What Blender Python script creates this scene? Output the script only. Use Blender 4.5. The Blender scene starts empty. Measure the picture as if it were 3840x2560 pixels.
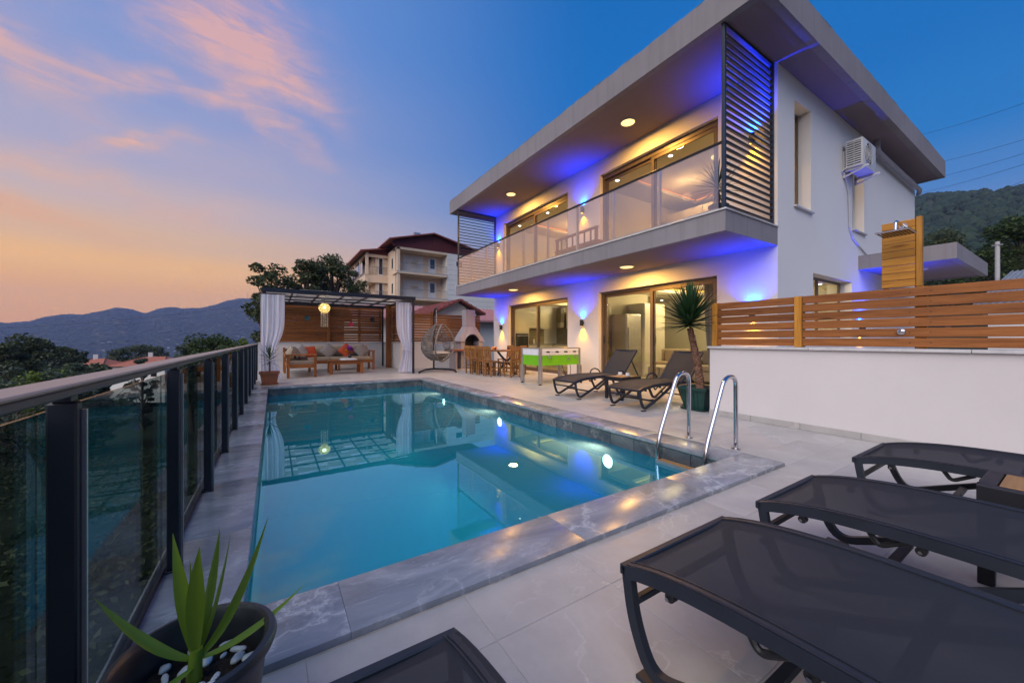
import bpy, bmesh, math, random
from mathutils import Vector, Matrix
R = math.radians
random.seed(7)
sc = bpy.context.scene
COL = sc.collection

# ------------------------------------------------------------------ camera
cam_d = bpy.data.cameras.new('camera')
cam = bpy.data.objects.new('camera', cam_d); COL.objects.link(cam)
cam_d.sensor_width = 36.0
cam_d.lens = 36.0 * 1402.0 / 3840.0
cam_d.shift_y = -5.0 / 3840.0
cam_d.clip_start = 0.05
cam_d.clip_end = 20000
cam.location = (0, 0, 1.05)
cam.rotation_euler = (R(90), 0, -math.atan2(894.16, 1402.0))
sc.camera = cam

# ------------------------------------------------------------------ render / view
sc.render.engine = 'CYCLES'
sc.cycles.use_denoising = True
sc.cycles.max_bounces = 6
sc.cycles.diffuse_bounces = 2
sc.cycles.glossy_bounces = 3
sc.cycles.transmission_bounces = 4
sc.cycles.transparent_max_bounces = 12
sc.cycles.use_adaptive_sampling = True
sc.cycles.adaptive_threshold = 0.02
sc.cycles.caustics_reflective = False
sc.cycles.caustics_refractive = False
sc.cycles.sample_clamp_indirect = 4.0
sc.view_settings.view_transform = 'Standard'
sc.view_settings.look = 'None'
sc.view_settings.gamma = 1.0
sc.view_settings.exposure = 0.14

def srgb(r, g, b):
    f = lambda c: (c/255/12.92) if c/255 <= .04045 else ((c/255+.055)/1.055)**2.4
    return (f(r), f(g), f(b), 1.0)

# ------------------------------------------------------------------ world: dusk sky
SUNSET_AZ = -32.0      # degrees from +Y, negative = towards -X
world = bpy.data.worlds.new('World'); sc.world = world; world.use_nodes = True
wt = world.node_tree; wt.nodes.clear()
def wn(t): return wt.nodes.new(t)
def wl(a, b): wt.links.new(a, b)
def wset(sock, v):
    if isinstance(v, (int, float)): sock.default_value = v
    else: wl(v, sock)
def wm(op, a, b=None, c=None, clamp=False):
    n = wn('ShaderNodeMath'); n.operation = op; n.use_clamp = clamp
    wset(n.inputs[0], a)
    if b is not None: wset(n.inputs[1], b)
    if c is not None: wset(n.inputs[2], c)
    return n.outputs[0]
def wramp(fac, stops, interp='B_SPLINE'):
    n = wn('ShaderNodeValToRGB'); cr = n.color_ramp; cr.interpolation = interp
    while len(cr.elements) < len(stops): cr.elements.new(0.5)
    for e, (p, c) in zip(cr.elements, stops): e.position = p; e.color = c
    wl(fac, n.inputs[0]); return n.outputs[0]
def wmix(fac, a, b, mode='MIX'):
    n = wn('ShaderNodeMixRGB'); n.blend_type = mode
    wset(n.inputs[0], fac)
    for i, v in ((1, a), (2, b)):
        if isinstance(v, tuple): n.inputs[i].default_value = v
        else: wl(v, n.inputs[i])
    return n.outputs[0]
tc = wn('ShaderNodeTexCoord')
nv = wn('ShaderNodeVectorMath'); nv.operation = 'NORMALIZE'; wl(tc.outputs['Generated'], nv.inputs[0])
sx = wn('ShaderNodeSeparateXYZ'); wl(nv.outputs[0], sx.inputs[0])
dx, dy, dz = sx.outputs
el01 = wm('MAXIMUM', dz, 0.0)
hl = wm('SQRT', wm('ADD', wm('MULTIPLY', dx, dx), wm('ADD', wm('MULTIPLY', dy, dy), 1e-6)))
sdir = (math.sin(R(SUNSET_AZ)), math.cos(R(SUNSET_AZ)))
sdot = wm('DIVIDE', wm('ADD', wm('MULTIPLY', dx, sdir[0]), wm('MULTIPLY', dy, sdir[1])), hl)
L4 = lambda r, g, b: (r, g, b, 1.0)
ramp_sun = wramp(el01, [(0.0, L4(.84,.40,.12)), (0.09, L4(1.0,.50,.13)), (0.14, L4(1.02,.56,.18)), (0.19, L4(.79,.51,.31)),
                        (0.26, L4(.60,.48,.49)), (0.33, L4(.41,.41,.59)), (0.45, L4(.25,.34,.64)), (0.62, L4(.15,.29,.66)), (1.0, L4(.05,.17,.50))], 'EASE')
ramp_anti = wramp(el01, [(0.0, L4(.40,.37,.50)), (0.12, L4(.30,.33,.53)), (0.2, L4(.13,.26,.56)), (0.28, L4(.055,.22,.56)), (0.36, L4(.008,.185,.55)),
                         (0.5, L4(0,.155,.52)), (1.0, L4(0,.105,.42))], 'EASE')
mr = wn('ShaderNodeMapRange'); mr.interpolation_type = 'SMOOTHSTEP'
wl(sdot, mr.inputs['Value']); mr.inputs['From Min'].default_value = 0.20; mr.inputs['From Max'].default_value = 1.0
base = wmix(mr.outputs[0], ramp_anti, ramp_sun)
# cirrus streaks lit by the afterglow
az = wm('MULTIPLY', wm('ARCTAN2', dx, dy), 57.2958)
el = wm('MULTIPLY', wm('ARCSINE', dz), 57.2958)
comb = wn('ShaderNodeCombineXYZ'); wl(az, comb.inputs[0]); wl(el, comb.inputs[1])
nz = wn('ShaderNodeTexNoise'); nz.inputs['Scale'].default_value = 0.13; nz.inputs['Detail'].default_value = 4
wl(comb.outputs[0], nz.inputs['Vector'])
nsp = wn('ShaderNodeSeparateXYZ'); wl(nz.outputs['Color'], nsp.inputs[0])
azw = wm('ADD', az, wm('MULTIPLY', wm('SUBTRACT', nsp.outputs[0], 0.5), 9.0))
elw = wm('ADD', el, wm('MULTIPLY', wm('SUBTRACT', nsp.outputs[1], 0.5), 7.0))
def streak(a0, e0, su, sv, tilt, amp):
    c, s = math.cos(R(tilt)), math.sin(R(tilt))
    da = wm('SUBTRACT', azw, a0); de = wm('SUBTRACT', elw, e0)
    u = wm('DIVIDE', wm('ADD', wm('MULTIPLY', da, c), wm('MULTIPLY', de, s)), su)
    v = wm('DIVIDE', wm('ADD', wm('MULTIPLY', da, -s), wm('MULTIPLY', de, c)), sv)
    q = wm('ADD', wm('MULTIPLY', u, u), wm('MULTIPLY', v, v))
    return wm('MULTIPLY', wm('POWER', 2.71828, wm('MULTIPLY', q, -1.0)), amp)
tot = None
for a in [(-6, 33, 8, 3.0, -14, 1.0), (-3, 37, 10, 4, -30, .5), (0, 30, 7, 1.6, -20, .6), (-10, 27, 11, 1.1, 9, .8), (0, 26, 6, 1.1, -24, .6),
          (-22, 25, 6, 2.0, -20, .75), (-13, 20.5, 5.5, 1.0, 22, .95), (-18, 16.5, 7, 1.1, -6, .5), (-20, 11.5, 7, 1.4, -12, .8), (-9, 14.2, 5, 1.4, 8, .45),
          (-30, 33, 9, 3, -15, .6), (-36, 18, 9, 1.8, 6, .6), (-48, 27, 10, 2.4, -10, .6), (-62, 15, 10, 1.6, 4, .5), (-20, 46, 14, 4, -22, .5), (-55, 42, 14, 3.5, 12, .4), (-3, 21, 9, 5, 10, .14)]:
    g = streak(*a); tot = g if tot is None else wm('ADD', tot, g)
mp = wn('ShaderNodeMapping'); mp.inputs['Scale'].default_value = (0.13, 0.62, 1); mp.inputs['Rotation'].default_value = (0, 0, R(14))
wl(comb.outputs[0], mp.inputs[0])
nz2 = wn('ShaderNodeTexNoise'); nz2.inputs['Scale'].default_value = 1.0; nz2.inputs['Detail'].default_value = 9; nz2.inputs['Roughness'].default_value = .62; nz2.inputs['Distortion'].default_value = 1.3
wl(mp.outputs[0], nz2.inputs['Vector'])
fib = wm('MULTIPLY', wm('SUBTRACT', nz2.outputs[0], 0.18), 2.3, clamp=True)
cl = wm('MULTIPLY', tot, fib)
cl = wm('MINIMUM', wm('MULTIPLY', cl, .92), 0.85)
upz = wm('MULTIPLY', wm('GREATER_THAN', dz, 0.0), cl)
ccol = wramp(el01, [(0.0, srgb(232, 158, 112)), (0.2, srgb(240, 178, 130)), (0.35, srgb(238, 184, 160)), (0.55, srgb(232, 178, 170)), (0.75, srgb(214, 160, 170)), (1.0, srgb(190, 150, 185))])
sky = wmix(upz, base, ccol)
nish = wn('ShaderNodeTexSky'); nish.sky_type = 'NISHITA'; nish.sun_disc = False
nish.sun_elevation = R(1.0); nish.sun_rotation = R(SUNSET_AZ); nish.altitude = 200; nish.air_density = 1.0; nish.dust_density = 1.5
bg = wn('ShaderNodeBackground'); wl(sky, bg.inputs[0]); bg.inputs[1].default_value = 0.91
bg2 = wn('ShaderNodeBackground'); wl(nish.outputs[0], bg2.inputs[0]); bg2.inputs[1].default_value = 0.006
ad = wn('ShaderNodeAddShader'); wl(bg.outputs[0], ad.inputs[0]); wl(bg2.outputs[0], ad.inputs[1])
wo = wn('ShaderNodeOutputWorld'); wl(ad.outputs[0], wo.inputs[0])
world.cycles.sampling_method = 'MANUAL'; world.cycles.sample_map_resolution = 512

# ------------------------------------------------------------------ wide sun added as soft fill for walls and deck, off the sunset
sun_d = bpy.data.lights.new('fill_sun', 'SUN'); sun_d.energy = 2.95; sun_d.angle = R(68); sun_d.color = (1.0, .91, .82)
sun = bpy.data.objects.new('fill_sun', sun_d); COL.objects.link(sun)
def aim(az_deg, el_deg):
    d = Vector((math.sin(R(az_deg))*math.cos(R(el_deg)), math.cos(R(az_deg))*math.cos(R(el_deg)), math.sin(R(el_deg))))
    return d.to_track_quat('Z', 'Y').to_euler()
sun.rotation_euler = aim(-116, 41)

# ------------------------------------------------------------------ mesh helpers
class MB:
    def __init__(s): s.v = []; s.f = []
    def add(s, vs, fs):
        o = len(s.v); s.v.extend([tuple(p) for p in vs]); s.f.extend([tuple(i+o for i in f) for f in fs]); return s
    def box(s, x0, y0, z0, x1, y1, z1):
        return s.add([(x0,y0,z0),(x1,y0,z0),(x1,y1,z0),(x0,y1,z0),(x0,y0,z1),(x1,y0,z1),(x1,y1,z1),(x0,y1,z1)],
                     [(0,3,2,1),(4,5,6,7),(0,1,5,4),(1,2,6,5),(2,3,7,6),(3,0,4,7)])
    def obox(s, c, size, M=None):
        M = M or Matrix.Identity(3); c = Vector(c); hx, hy, hz = size[0]/2, size[1]/2, size[2]/2
        vs = [c + M @ Vector((x*hx, y*hy, z*hz)) for z in (-1,1) for (x,y) in ((-1,-1),(1,-1),(1,1),(-1,1))]
        return s.add(vs, [(0,3,2,1),(4,5,6,7),(0,1,5,4),(1,2,6,5),(2,3,7,6),(3,0,4,7)])
    def beam(s, p, q, w, h, up=(0,0,1)):
        p, q = Vector(p), Vector(q); d = (q-p).normalized(); up = Vector(up)
        if abs(d.dot(up)) > .99: up = Vector((0,1,0))
        side = d.cross(up).normalized(); u = side.cross(d).normalized()
        vs = [e + side*a*w/2 + u*b*h/2 for e in (p,q) for (a,b) in ((-1,-1),(1,-1),(1,1),(-1,1))]
        return s.add(vs, [(0,3,2,1),(4,5,6,7),(0,1,5,4),(1,2,6,5),(2,3,7,6),(3,0,4,7)])
    def tube(s, pts, r, n=8, closed=False, cap=True, sq=None):
        P = [Vector(p) for p in pts]; m = len(P); rs = r if isinstance(r, (list, tuple)) else [r]*m
        T = []
        for i in range(m):
            a = P[(i-1) % m] if (closed or i > 0) else P[i]; b = P[(i+1) % m] if (closed or i < m-1) else P[i]
            T.append((b-a).normalized())
        ref = Vector((0,0,1)) if abs(T[0].z) < .9 else Vector((1,0,0))
        u = T[0].cross(ref).normalized(); rings = []
        for i in range(m):
            if i: u = (u - T[i]*u.dot(T[i])).normalized()
            w = T[i].cross(u); ring = []
            for k in range(n):
                a = 2*math.pi*(k+.5)/n
                ring.append(P[i] + (u*math.cos(a) + w*math.sin(a))*rs[i])
            rings.append(ring)
        o = len(s.v)
        for ring in rings: s.v.extend([tuple(p) for p in ring])
        for i in range(m if closed else m-1):
            j = (i+1) % m
            for k in range(n):
                l = (k+1) % n; s.f.append((o+i*n+k, o+i*n+l, o+j*n+l, o+j*n+k))
        if cap and not closed:
            s.f.append(tuple(o+k for k in range(n-1,-1,-1))); s.f.append(tuple(o+(m-1)*n+k for k in range(n)))
        return s
    def ribbon(s, pts, side, w, h, up=None):
        """rectangular section swept along pts, fixed side vector"""
        P = [Vector(p) for p in pts]; m = len(P); side = Vector(side).normalized(); o = len(s.v)
        for i in range(m):
            a = P[max(i-1,0)]; b = P[min(i+1,m-1)]; t = (b-a).normalized(); u = side.cross(t).normalized()
            for (p, q) in ((-1,-1),(1,-1),(1,1),(-1,1)): s.v.append(tuple(P[i] + side*p*w/2 + u*q*h/2))
        for i in range(m-1):
            for k in range(4):
                l = (k+1) % 4; s.f.append((o+i*4+k, o+i*4+l, o+i*4+4+l, o+i*4+4+k))
        s.f.append((o+3,o+2,o+1,o)); e = o+(m-1)*4; s.f.append((e,e+1,e+2,e+3)); return s
    def cyl(s, p, q, r0, r1=None, n=12): return s.tube([p, q], [r0, r0 if r1 is None else r1], n)
    def lathe(s, prof, c=(0,0,0), n=20, sxy=(1,1)):
        o = len(s.v); m = len(prof)
        for (r, z) in prof:
            for k in range(n):
                a = 2*math.pi*k/n; s.v.append((c[0]+r*sxy[0]*math.cos(a), c[1]+r*sxy[1]*math.sin(a), c[2]+z))
        for i in range(m-1):
            for k in range(n):
                l = (k+1) % n; s.f.append((o+i*n+k, o+i*n+l, o+i*n+n+l, o+i*n+n+k))
        if prof[0][0] > 1e-6: s.f.append(tuple(o+k for k in range(n-1,-1,-1)))
        if prof[-1][0] > 1e-6: s.f.append(tuple(o+(m-1)*n+k for k in range(n)))
        return s
    def prism(s, poly, axis, a, b):
        """poly: 2d points; axis 'x': (y,z) ; 'y': (x,z) ; 'z': (x,y)"""
        def mk(p, t): return {'x': (t,p[0],p[1]), 'y': (p[0],t,p[1]), 'z': (p[0],p[1],t)}[axis]
        n = len(poly); vs = [mk(p,a) for p in poly] + [mk(p,b) for p in poly]
        fs = [tuple(range(n-1,-1,-1)), tuple(range(n,2*n))] + [(i,(i+1)%n,n+(i+1)%n,n+i) for i in range(n)]
        return s.add(vs, fs)
    def grid(s, fn, nu, nv, closed_u=False):
        o = len(s.v)
        for i in range(nu+1):
            for j in range(nv+1): s.v.append(tuple(fn(i/nu, j/nv)))
        for i in range(nu):
            for j in range(nv):
                a = o+i*(nv+1)+j; s.f.append((a, a+nv+1, a+nv+2, a+1))
        return s
    def sphere(s, c, r, nu=12, nv=8):
        rx, ry, rz = (r, r, r) if isinstance(r, (int, float)) else r
        o = len(s.v)
        s.v.append((c[0],c[1],c[2]-rz))
        for j in range(1, nv):
            ph = -math.pi/2 + math.pi*j/nv
            for k in range(nu):
                a = 2*math.pi*k/nu; s.v.append((c[0]+rx*math.cos(ph)*math.cos(a), c[1]+ry*math.cos(ph)*math.sin(a), c[2]+rz*math.sin(ph)))
        s.v.append((c[0],c[1],c[2]+rz)); t = len(s.v)-1
        for k in range(nu):
            l = (k+1) % nu; s.f.append((o, o+1+l, o+1+k)); s.f.append((t, t-nu+k, t-nu+l))
        for j in range(nv-2):
            for k in range(nu):
                l = (k+1) % nu; a = o+1+j*nu; s.f.append((a+k, a+l, a+nu+l, a+nu+k))
        return s
    def cushion(s, c, size, M=None, n=8, puff=1.0):
        """pillow: thin at the seams, fat in the middle; size (w,h,thickness), lying in its local xy plane"""
        M = M or Matrix.Identity(3); c = Vector(c)
        for sg in (1, -1):
            def fn(u, v):
                x, y = u*2-1, v*2-1
                k = (1-abs(x)**2.6)*(1-abs(y)**2.6); pin = 1-.07*(1-k)*(abs(x*y))
                return c + M @ Vector((x*size[0]/2*(1-.05*(1-y*y)*0), y*size[1]/2*pin, sg*size[2]/2*(max(k,0)**.55*puff+.04)))
            s.grid(fn, n, n)
        return s
    def mesh(s, name):
        me = bpy.data.meshes.new(name); me.from_pydata(s.v, [], s.f); me.validate(); me.update(); return me

WL = {}
def wloc(o): return WL.get(o.name, Vector((0,0,0))) if o else Vector((0,0,0))
def fin(me, mat, smooth, bevel, seg=1):
    if bevel:
        bm = bmesh.new(); bm.from_mesh(me)
        bmesh.ops.remove_doubles(bm, verts=bm.verts, dist=1e-5)
        es = [e for e in bm.edges if len(e.link_faces) == 2 and e.calc_face_angle(0) > .5]
        bmesh.ops.bevel(bm, geom=es, offset=bevel, segments=seg, affect='EDGES', profile=.6)
        bm.to_mesh(me); bm.free()
    if smooth:
        me.polygons.foreach_set('use_smooth', [True]*len(me.polygons))
        me.set_sharp_from_angle(angle=R(smooth if isinstance(smooth, (int, float)) and smooth > 1 else 40))
    if mat: me.materials.append(MATS[mat] if isinstance(mat, str) else mat)
    me.update()
def build(mb, name, mat, parent=None, smooth=False, bevel=0, seg=1):
    """mesh object from world-space vertices; keeps its parent's origin"""
    w = wloc(parent)
    if w.length: mb.v = [(p[0]-w.x, p[1]-w.y, p[2]-w.z) for p in mb.v]
    me = mb.mesh(name); fin(me, mat, smooth, bevel, seg)
    o = bpy.data.objects.new(name, me); COL.objects.link(o)
    if parent: o.parent = parent
    WL[o.name] = w.copy(); return o
def piece(me, name, parent, loc, rot=(0,0,0), scale=None):
    """instance of shared mesh data at a world position"""
    o = bpy.data.objects.new(name, me); COL.objects.link(o); w = wloc(parent)
    o.parent = parent; o.location = Vector(loc) - w; o.rotation_euler = rot
    if scale: o.scale = scale
    WL[o.name] = Vector(loc); return o
def shared(mb, name, mat, smooth=False, bevel=0, seg=1):
    me = mb.mesh(name); fin(me, mat, smooth, bevel, seg); return me
def tag(o, label=None, cat=None, group=None, kind=None):
    if label: o['label'] = label
    if cat: o['category'] = cat
    if group: o['group'] = group
    if kind: o['kind'] = kind
    return o
def thing(name, label, cat, loc=(0,0,0), group=None, rotz=0):
    o = bpy.data.objects.new(name, None); COL.objects.link(o); o.location = loc; o.rotation_euler = (0,0,rotz)
    o.empty_display_size = .1; WL[o.name] = Vector(loc); return tag(o, label, cat, group)
def struct(mb, name, mat, **k): return tag(build(mb, name, mat, **k), kind='structure')
def copy_tree(o, parent=None):
    c = o.copy(); COL.objects.link(c); c.parent = parent; WL[c.name] = wloc(o)
    for ch in list(o.children): copy_tree(ch, c)
    return c
def dup(o, loc, rotz, label, group=None):
    c = copy_tree(o); c.location = loc; c.rotation_euler = (0,0,rotz); c['label'] = label
    if group: c['group'] = group
    return c
def lamp(name, kind, parent, loc, power, color, rot=(0,0,0), **k):
    d = bpy.data.lights.new(name, kind); d.energy = power; d.color = color
    for a, b in k.items(): setattr(d, a, b)
    o = bpy.data.objects.new(name, d); COL.objects.link(o); o.parent = parent
    o.location = Vector(loc) - wloc(parent); o.rotation_euler = rot; return o
def bez(p0, p1, p2, p3, n=8):
    p0, p1, p2, p3 = map(Vector, (p0,p1,p2,p3)); out = []
    for i in range(n+1):
        t = i/n; out.append(p0*(1-t)**3 + p1*3*t*(1-t)**2 + p2*3*t*t*(1-t) + p3*t**3)
    return out
def fillet(pts, r, n=5):
    P = [Vector(p) for p in pts]; out = [P[0]]
    for i in range(1, len(P)-1):
        a, b, c = P[i-1], P[i], P[i+1]; rr = min(r, (a-b).length*.48, (c-b).length*.48)
        s0 = b + (a-b).normalized()*rr; s1 = b + (c-b).normalized()*rr
        for k in range(n+1):
            t = k/n; out.append(s0*(1-t)**2 + b*2*t*(1-t) + s1*t*t)
    out.append(P[-1]); return out
# ------------------------------------------------------------------ materials
MATS = {}
class NT:
    def __init__(s, name):
        s.m = bpy.data.materials.new(name); s.m.use_nodes = True; s.t = s.m.node_tree; s.t.nodes.clear(); MATS[name] = s.m
        s.out = s.n('ShaderNodeOutputMaterial'); s.name = name
    def n(s, t, **k):
        x = s.t.nodes.new(t)
        for a, b in k.items(): setattr(x, a, b)
        return x
    def l(s, a, b): s.t.links.new(a, b)
    def set(s, sock, v):
        if hasattr(v, 'is_output'): s.l(v, sock)
        else: sock.default_value = v
    def math(s, op, a, b=None, clamp=False):
        x = s.n('ShaderNodeMath', operation=op, use_clamp=clamp); s.set(x.inputs[0], a)
        if b is not None: s.set(x.inputs[1], b)
        return x.outputs[0]
    def coords(s, scale=(1,1,1), rnd=True, rot=(0,0,0)):
        tc = s.n('ShaderNodeTexCoord'); mp = s.n('ShaderNodeMapping'); mp.inputs['Scale'].default_value = scale; mp.inputs['Rotation'].default_value = rot
        src = tc.outputs['Object']
        if rnd:
            oi = s.n('ShaderNodeObjectInfo'); va = s.n('ShaderNodeVectorMath', operation='ADD'); sc_ = s.math('MULTIPLY', oi.outputs['Random'], 53.0)
            s.l(src, va.inputs[0]); s.l(sc_, va.inputs[1]); src = va.outputs[0]
        s.l(src, mp.inputs[0]); return mp.outputs[0]
    def noise(s, vec, scale, detail=4, rough=.5, dist=0, col=False):
        x = s.n('ShaderNodeTexNoise'); s.l(vec, x.inputs['Vector']); x.inputs['Scale'].default_value = scale
        x.inputs['Detail'].default_value = detail; x.inputs['Roughness'].default_value = rough; x.inputs['Distortion'].default_value = dist
        return x.outputs['Color' if col else 0]
    def ramp(s, fac, stops, interp='LINEAR'):
        x = s.n('ShaderNodeValToRGB'); cr = x.color_ramp; cr.interpolation = interp
        while len(cr.elements) < len(stops): cr.elements.new(.5)
        for e, (p, c) in zip(cr.elements, stops): e.position = p; e.color = c if len(c) == 4 else (*c, 1)
        s.l(fac, x.inputs[0]); return x.outputs[0]
    def mix(s, fac, a, b, mode='MIX'):
        x = s.n('ShaderNodeMixRGB', blend_type=mode); s.set(x.inputs[0], fac)
        for i, v in ((1, a), (2, b)):
            s.set(x.inputs[i], (*v, 1) if isinstance(v, tuple) and len(v) == 3 else v)
        return x.outputs[0]
    def rndval(s, col, amt):
        """per-object brightness spread"""
        oi = s.n('ShaderNodeObjectInfo'); h = s.n('ShaderNodeHueSaturation')
        s.set(h.inputs['Color'], (*col, 1) if isinstance(col, tuple) else col)
        s.l(s.math('ADD', s.math('MULTIPLY', oi.outputs['Random'], 2*amt), 1-amt), h.inputs['Value']); return h.outputs[0]
    def bsdf(s, col, rough=.5, metal=0, bump=None, bstr=.2, bdist=.01, spec=.5, coat=0, trans=None):
        p = s.n('ShaderNodeBsdfPrincipled'); s.set(p.inputs['Base Color'], (*col, 1) if isinstance(col, tuple) and len(col) == 3 else col)
        s.set(p.inputs['Roughness'], rough); p.inputs['Metallic'].default_value = metal; p.inputs['Specular IOR Level'].default_value = spec
        p.inputs['Coat Weight'].default_value = coat
        if bump is not None:
            b = s.n('ShaderNodeBump'); b.inputs['Strength'].default_value = bstr; b.inputs['Distance'].default_value = bdist
            s.l(bump, b.inputs['Height']); s.l(b.outputs[0], p.inputs['Normal'])
        return p
    def done(s, sh): s.l(sh.outputs[0], s.out.inputs[0]); return s.m

def plain(name, col, rough=.5, metal=0, var=.12, scale=8, bump=0, bscale=60, spec=.5, rnd=0, bdist=.004, coat=0):
    t = NT(name); v = t.coords(); n = t.noise(v, scale, 5)
    c = t.ramp(n, [(.25, tuple(x*(1-var) for x in col)), (.75, tuple(min(1, x*(1+var)) for x in col))])
    if rnd: c = t.rndval(c, rnd)
    b = t.noise(v, bscale, 4) if bump else None
    rr = t.math('ADD', t.math('MULTIPLY', n, .16), max(rough-.08, .02))
    return t.done(t.bsdf(c, rr, metal, b, bump, bdist, spec, coat))

# plaster and concrete
def plaster(name, col, var=.05, streak=0.0):
    t = NT(name); v = t.coords(rnd=False); n = t.noise(v, .55, 6, .6); n2 = t.noise(v, 38, 3, .6)
    c = t.ramp(n, [(.3, tuple(x*(1-var) for x in col)), (.7, col)])
    if streak:
        v2 = t.coords((9, 9, .35), rnd=False); s1 = t.noise(v2, 1.0, 5, .6)
        k = t.ramp(s1, [(.5, (0,0,0)), (.74, (1,1,1))])
        c = t.mix(t.math('MULTIPLY', k, streak), c, tuple(x*.55 for x in col))
    bb = t.math('ADD', t.math('MULTIPLY', n2, .7), t.math('MULTIPLY', t.noise(v, 9, 3), .5))
    return t.done(t.bsdf(c, .85, 0, bb, .22, .006, .25))
plaster('plaster', (.78, .755, .74))
plaster('plaster_wall', (.70,.655,.64), .10, .03)
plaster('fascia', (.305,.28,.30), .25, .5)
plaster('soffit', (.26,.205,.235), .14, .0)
plaster('interior_white', (.72, .66, .52))
plaster('interior_cream', (.62, .54, .36))
plaster('apartment_cream', (.80,.60,.43), .12, .12)
plaster('apartment_pale', (.76,.72,.67), .1, .1)
plaster('barbecue_stone', (.40, .35, .36), .25, .3)

# floor tiles: pale stone porcelain, cloudy, faint veins
t = NT('floor_tile'); v = t.coords()
n = t.noise(v, 1.7, 8, .62, .6); n2 = t.noise(v, 6, 6, .7)
c = t.ramp(n, [(.28, (.345,.325,.315)), (.5, (.44,.415,.395)), (.74, (.52,.49,.465))])
c = t.mix(.35, c, t.ramp(n2, [(.3, (.34,.32,.315)), (.7, (.54,.515,.49))]))
vw = t.n('ShaderNodeTexVoronoi', feature='DISTANCE_TO_EDGE'); vw.inputs['Scale'].default_value = 2.1
wv = t.n('ShaderNodeVectorMath', operation='ADD'); t.l(v, wv.inputs[0])
nw = t.noise(v, 3.0, 5, .6, col=True); sw = t.n('ShaderNodeVectorMath', operation='SCALE'); t.l(nw, sw.inputs[0]); sw.inputs['Scale'].default_value = .55
t.l(sw.outputs[0], wv.inputs[1]); t.l(wv.outputs[0], vw.inputs['Vector'])
vein = t.ramp(vw.outputs['Distance'], [(0, (1,1,1)), (.012, (.25,.25,.25)), (.03, (0,0,0))])
vm = t.math('MULTIPLY', vein, t.ramp(t.noise(v, 1.3, 2), [(.45, (0,0,0)), (.62, (.5,.5,.5))]))
c = t.mix(vm, c, (.68,.65,.62)); c = t.rndval(c, .045)
rg = t.math('ADD', t.math('MULTIPLY', n2, .22), .30)
t.done(t.bsdf(c, rg, 0, n2, .05, .003, .45))
plain('grout', (.40,.35,.315), .9, var=.2, scale=20)

# blue-grey veined marble of the coping
def marble(name, a, b, vc):
    t = NT(name); v = t.coords(); n = t.noise(t.coords((1.2,3.2,1), rot=(0,0,R(28))), 1.6, 8, .66, 1.2)
    c = t.ramp(n, [(.3, a), (.52, tuple((x+y)/2 for x, y in zip(a, b))), (.72, b)])
    nw = t.noise(v, 2.0, 6, .65, col=True); sw = t.n('ShaderNodeVectorMath', operation='SCALE'); t.l(nw, sw.inputs[0]); sw.inputs['Scale'].default_value = .9
    wv = t.n('ShaderNodeVectorMath', operation='ADD'); t.l(v, wv.inputs[0]); t.l(sw.outputs[0], wv.inputs[1])
    vw = t.n('ShaderNodeTexVoronoi', feature='DISTANCE_TO_EDGE'); vw.inputs['Scale'].default_value = 2.3; t.l(wv.outputs[0], vw.inputs['Vector'])
    vein = t.ramp(vw.outputs['Distance'], [(0, (1,1,1)), (.03, (.35,.35,.35)), (.09, (0,0,0))])
    msk = t.ramp(t.noise(v, 1.1, 3), [(.42, (0,0,0)), (.6, (.75,.75,.75))])
    c = t.mix(t.math('MULTIPLY', vein, msk), c, vc)
    wisp = t.ramp(t.noise(t.coords((1,4,1), rot=(0,0,R(40))), 2.2, 7, .7, 2.0), [(.56, (0,0,0)), (.72, (.5,.5,.5))])
    c = t.mix(wisp, c, vc); c = t.rndval(c, .03)
    fine = t.noise(v, 40, 3)
    return t.done(t.bsdf(c, t.math('ADD', t.math('MULTIPLY', fine, .14), .17), 0, fine, .04, .002, .5))
marble('marble', (.165,.178,.21), (.33,.345,.385), (.58,.585,.61))
marble('marble_white', (.55,.53,.52), (.68,.66,.64), (.42,.41,.41))
marble('slate_tile', (.022,.036,.055), (.16,.17,.18), (.30,.30,.27))

# pool mosaic
t = NT('pool_mosaic'); v = t.coords(rnd=False)
n = t.noise(v, 1.0, 3); c = t.ramp(n, [(.3, (.004,.30,.37)), (.7, (.008,.36,.42))])
t.done(t.bsdf(c, .4))
# water: mirror reflection over slightly turbid turquoise depth
t = NT('water'); v = t.coords((1,1,1), rnd=False)
bn = t.math('ADD', t.noise(v, 1.3, 2, .4), t.math('MULTIPLY', t.noise(v, 9, 2, .5), .10)); bp = t.n('ShaderNodeBump'); bp.inputs['Strength'].default_value = .03; bp.inputs['Distance'].default_value = .02; t.l(bn, bp.inputs['Height'])
lw = t.n('ShaderNodeLayerWeight'); lw.inputs['Blend'].default_value = .5
fr = t.math('ADD', t.math('MULTIPLY', t.math('POWER', lw.outputs['Facing'], 2.6), .98), .03, clamp=True)
tr = t.n('ShaderNodeBsdfTransparent'); tr.inputs['Color'].default_value = (.14,.76,.82,1)
d0 = t.n('ShaderNodeBsdfDiffuse'); d0.inputs['Color'].default_value = (.0,.36,.55,1); d1 = t.n('ShaderNodeBsdfTranslucent'); d1.inputs['Color'].default_value = (.55,.90,.88,1)
df = t.n('ShaderNodeMixShader'); df.inputs[0].default_value = .22; t.l(d0.outputs[0], df.inputs[1]); t.l(d1.outputs[0], df.inputs[2])
m0 = t.n('ShaderNodeMixShader'); m0.inputs[0].default_value = .52; t.l(tr.outputs[0], m0.inputs[1]); t.l(df.outputs[0], m0.inputs[2])
gl = t.n('ShaderNodeBsdfGlossy'); gl.inputs['Roughness'].default_value = .008; gl.inputs['Color'].default_value = (.46,.82,1,1); t.l(bp.outputs[0], gl.inputs['Normal'])
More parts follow.
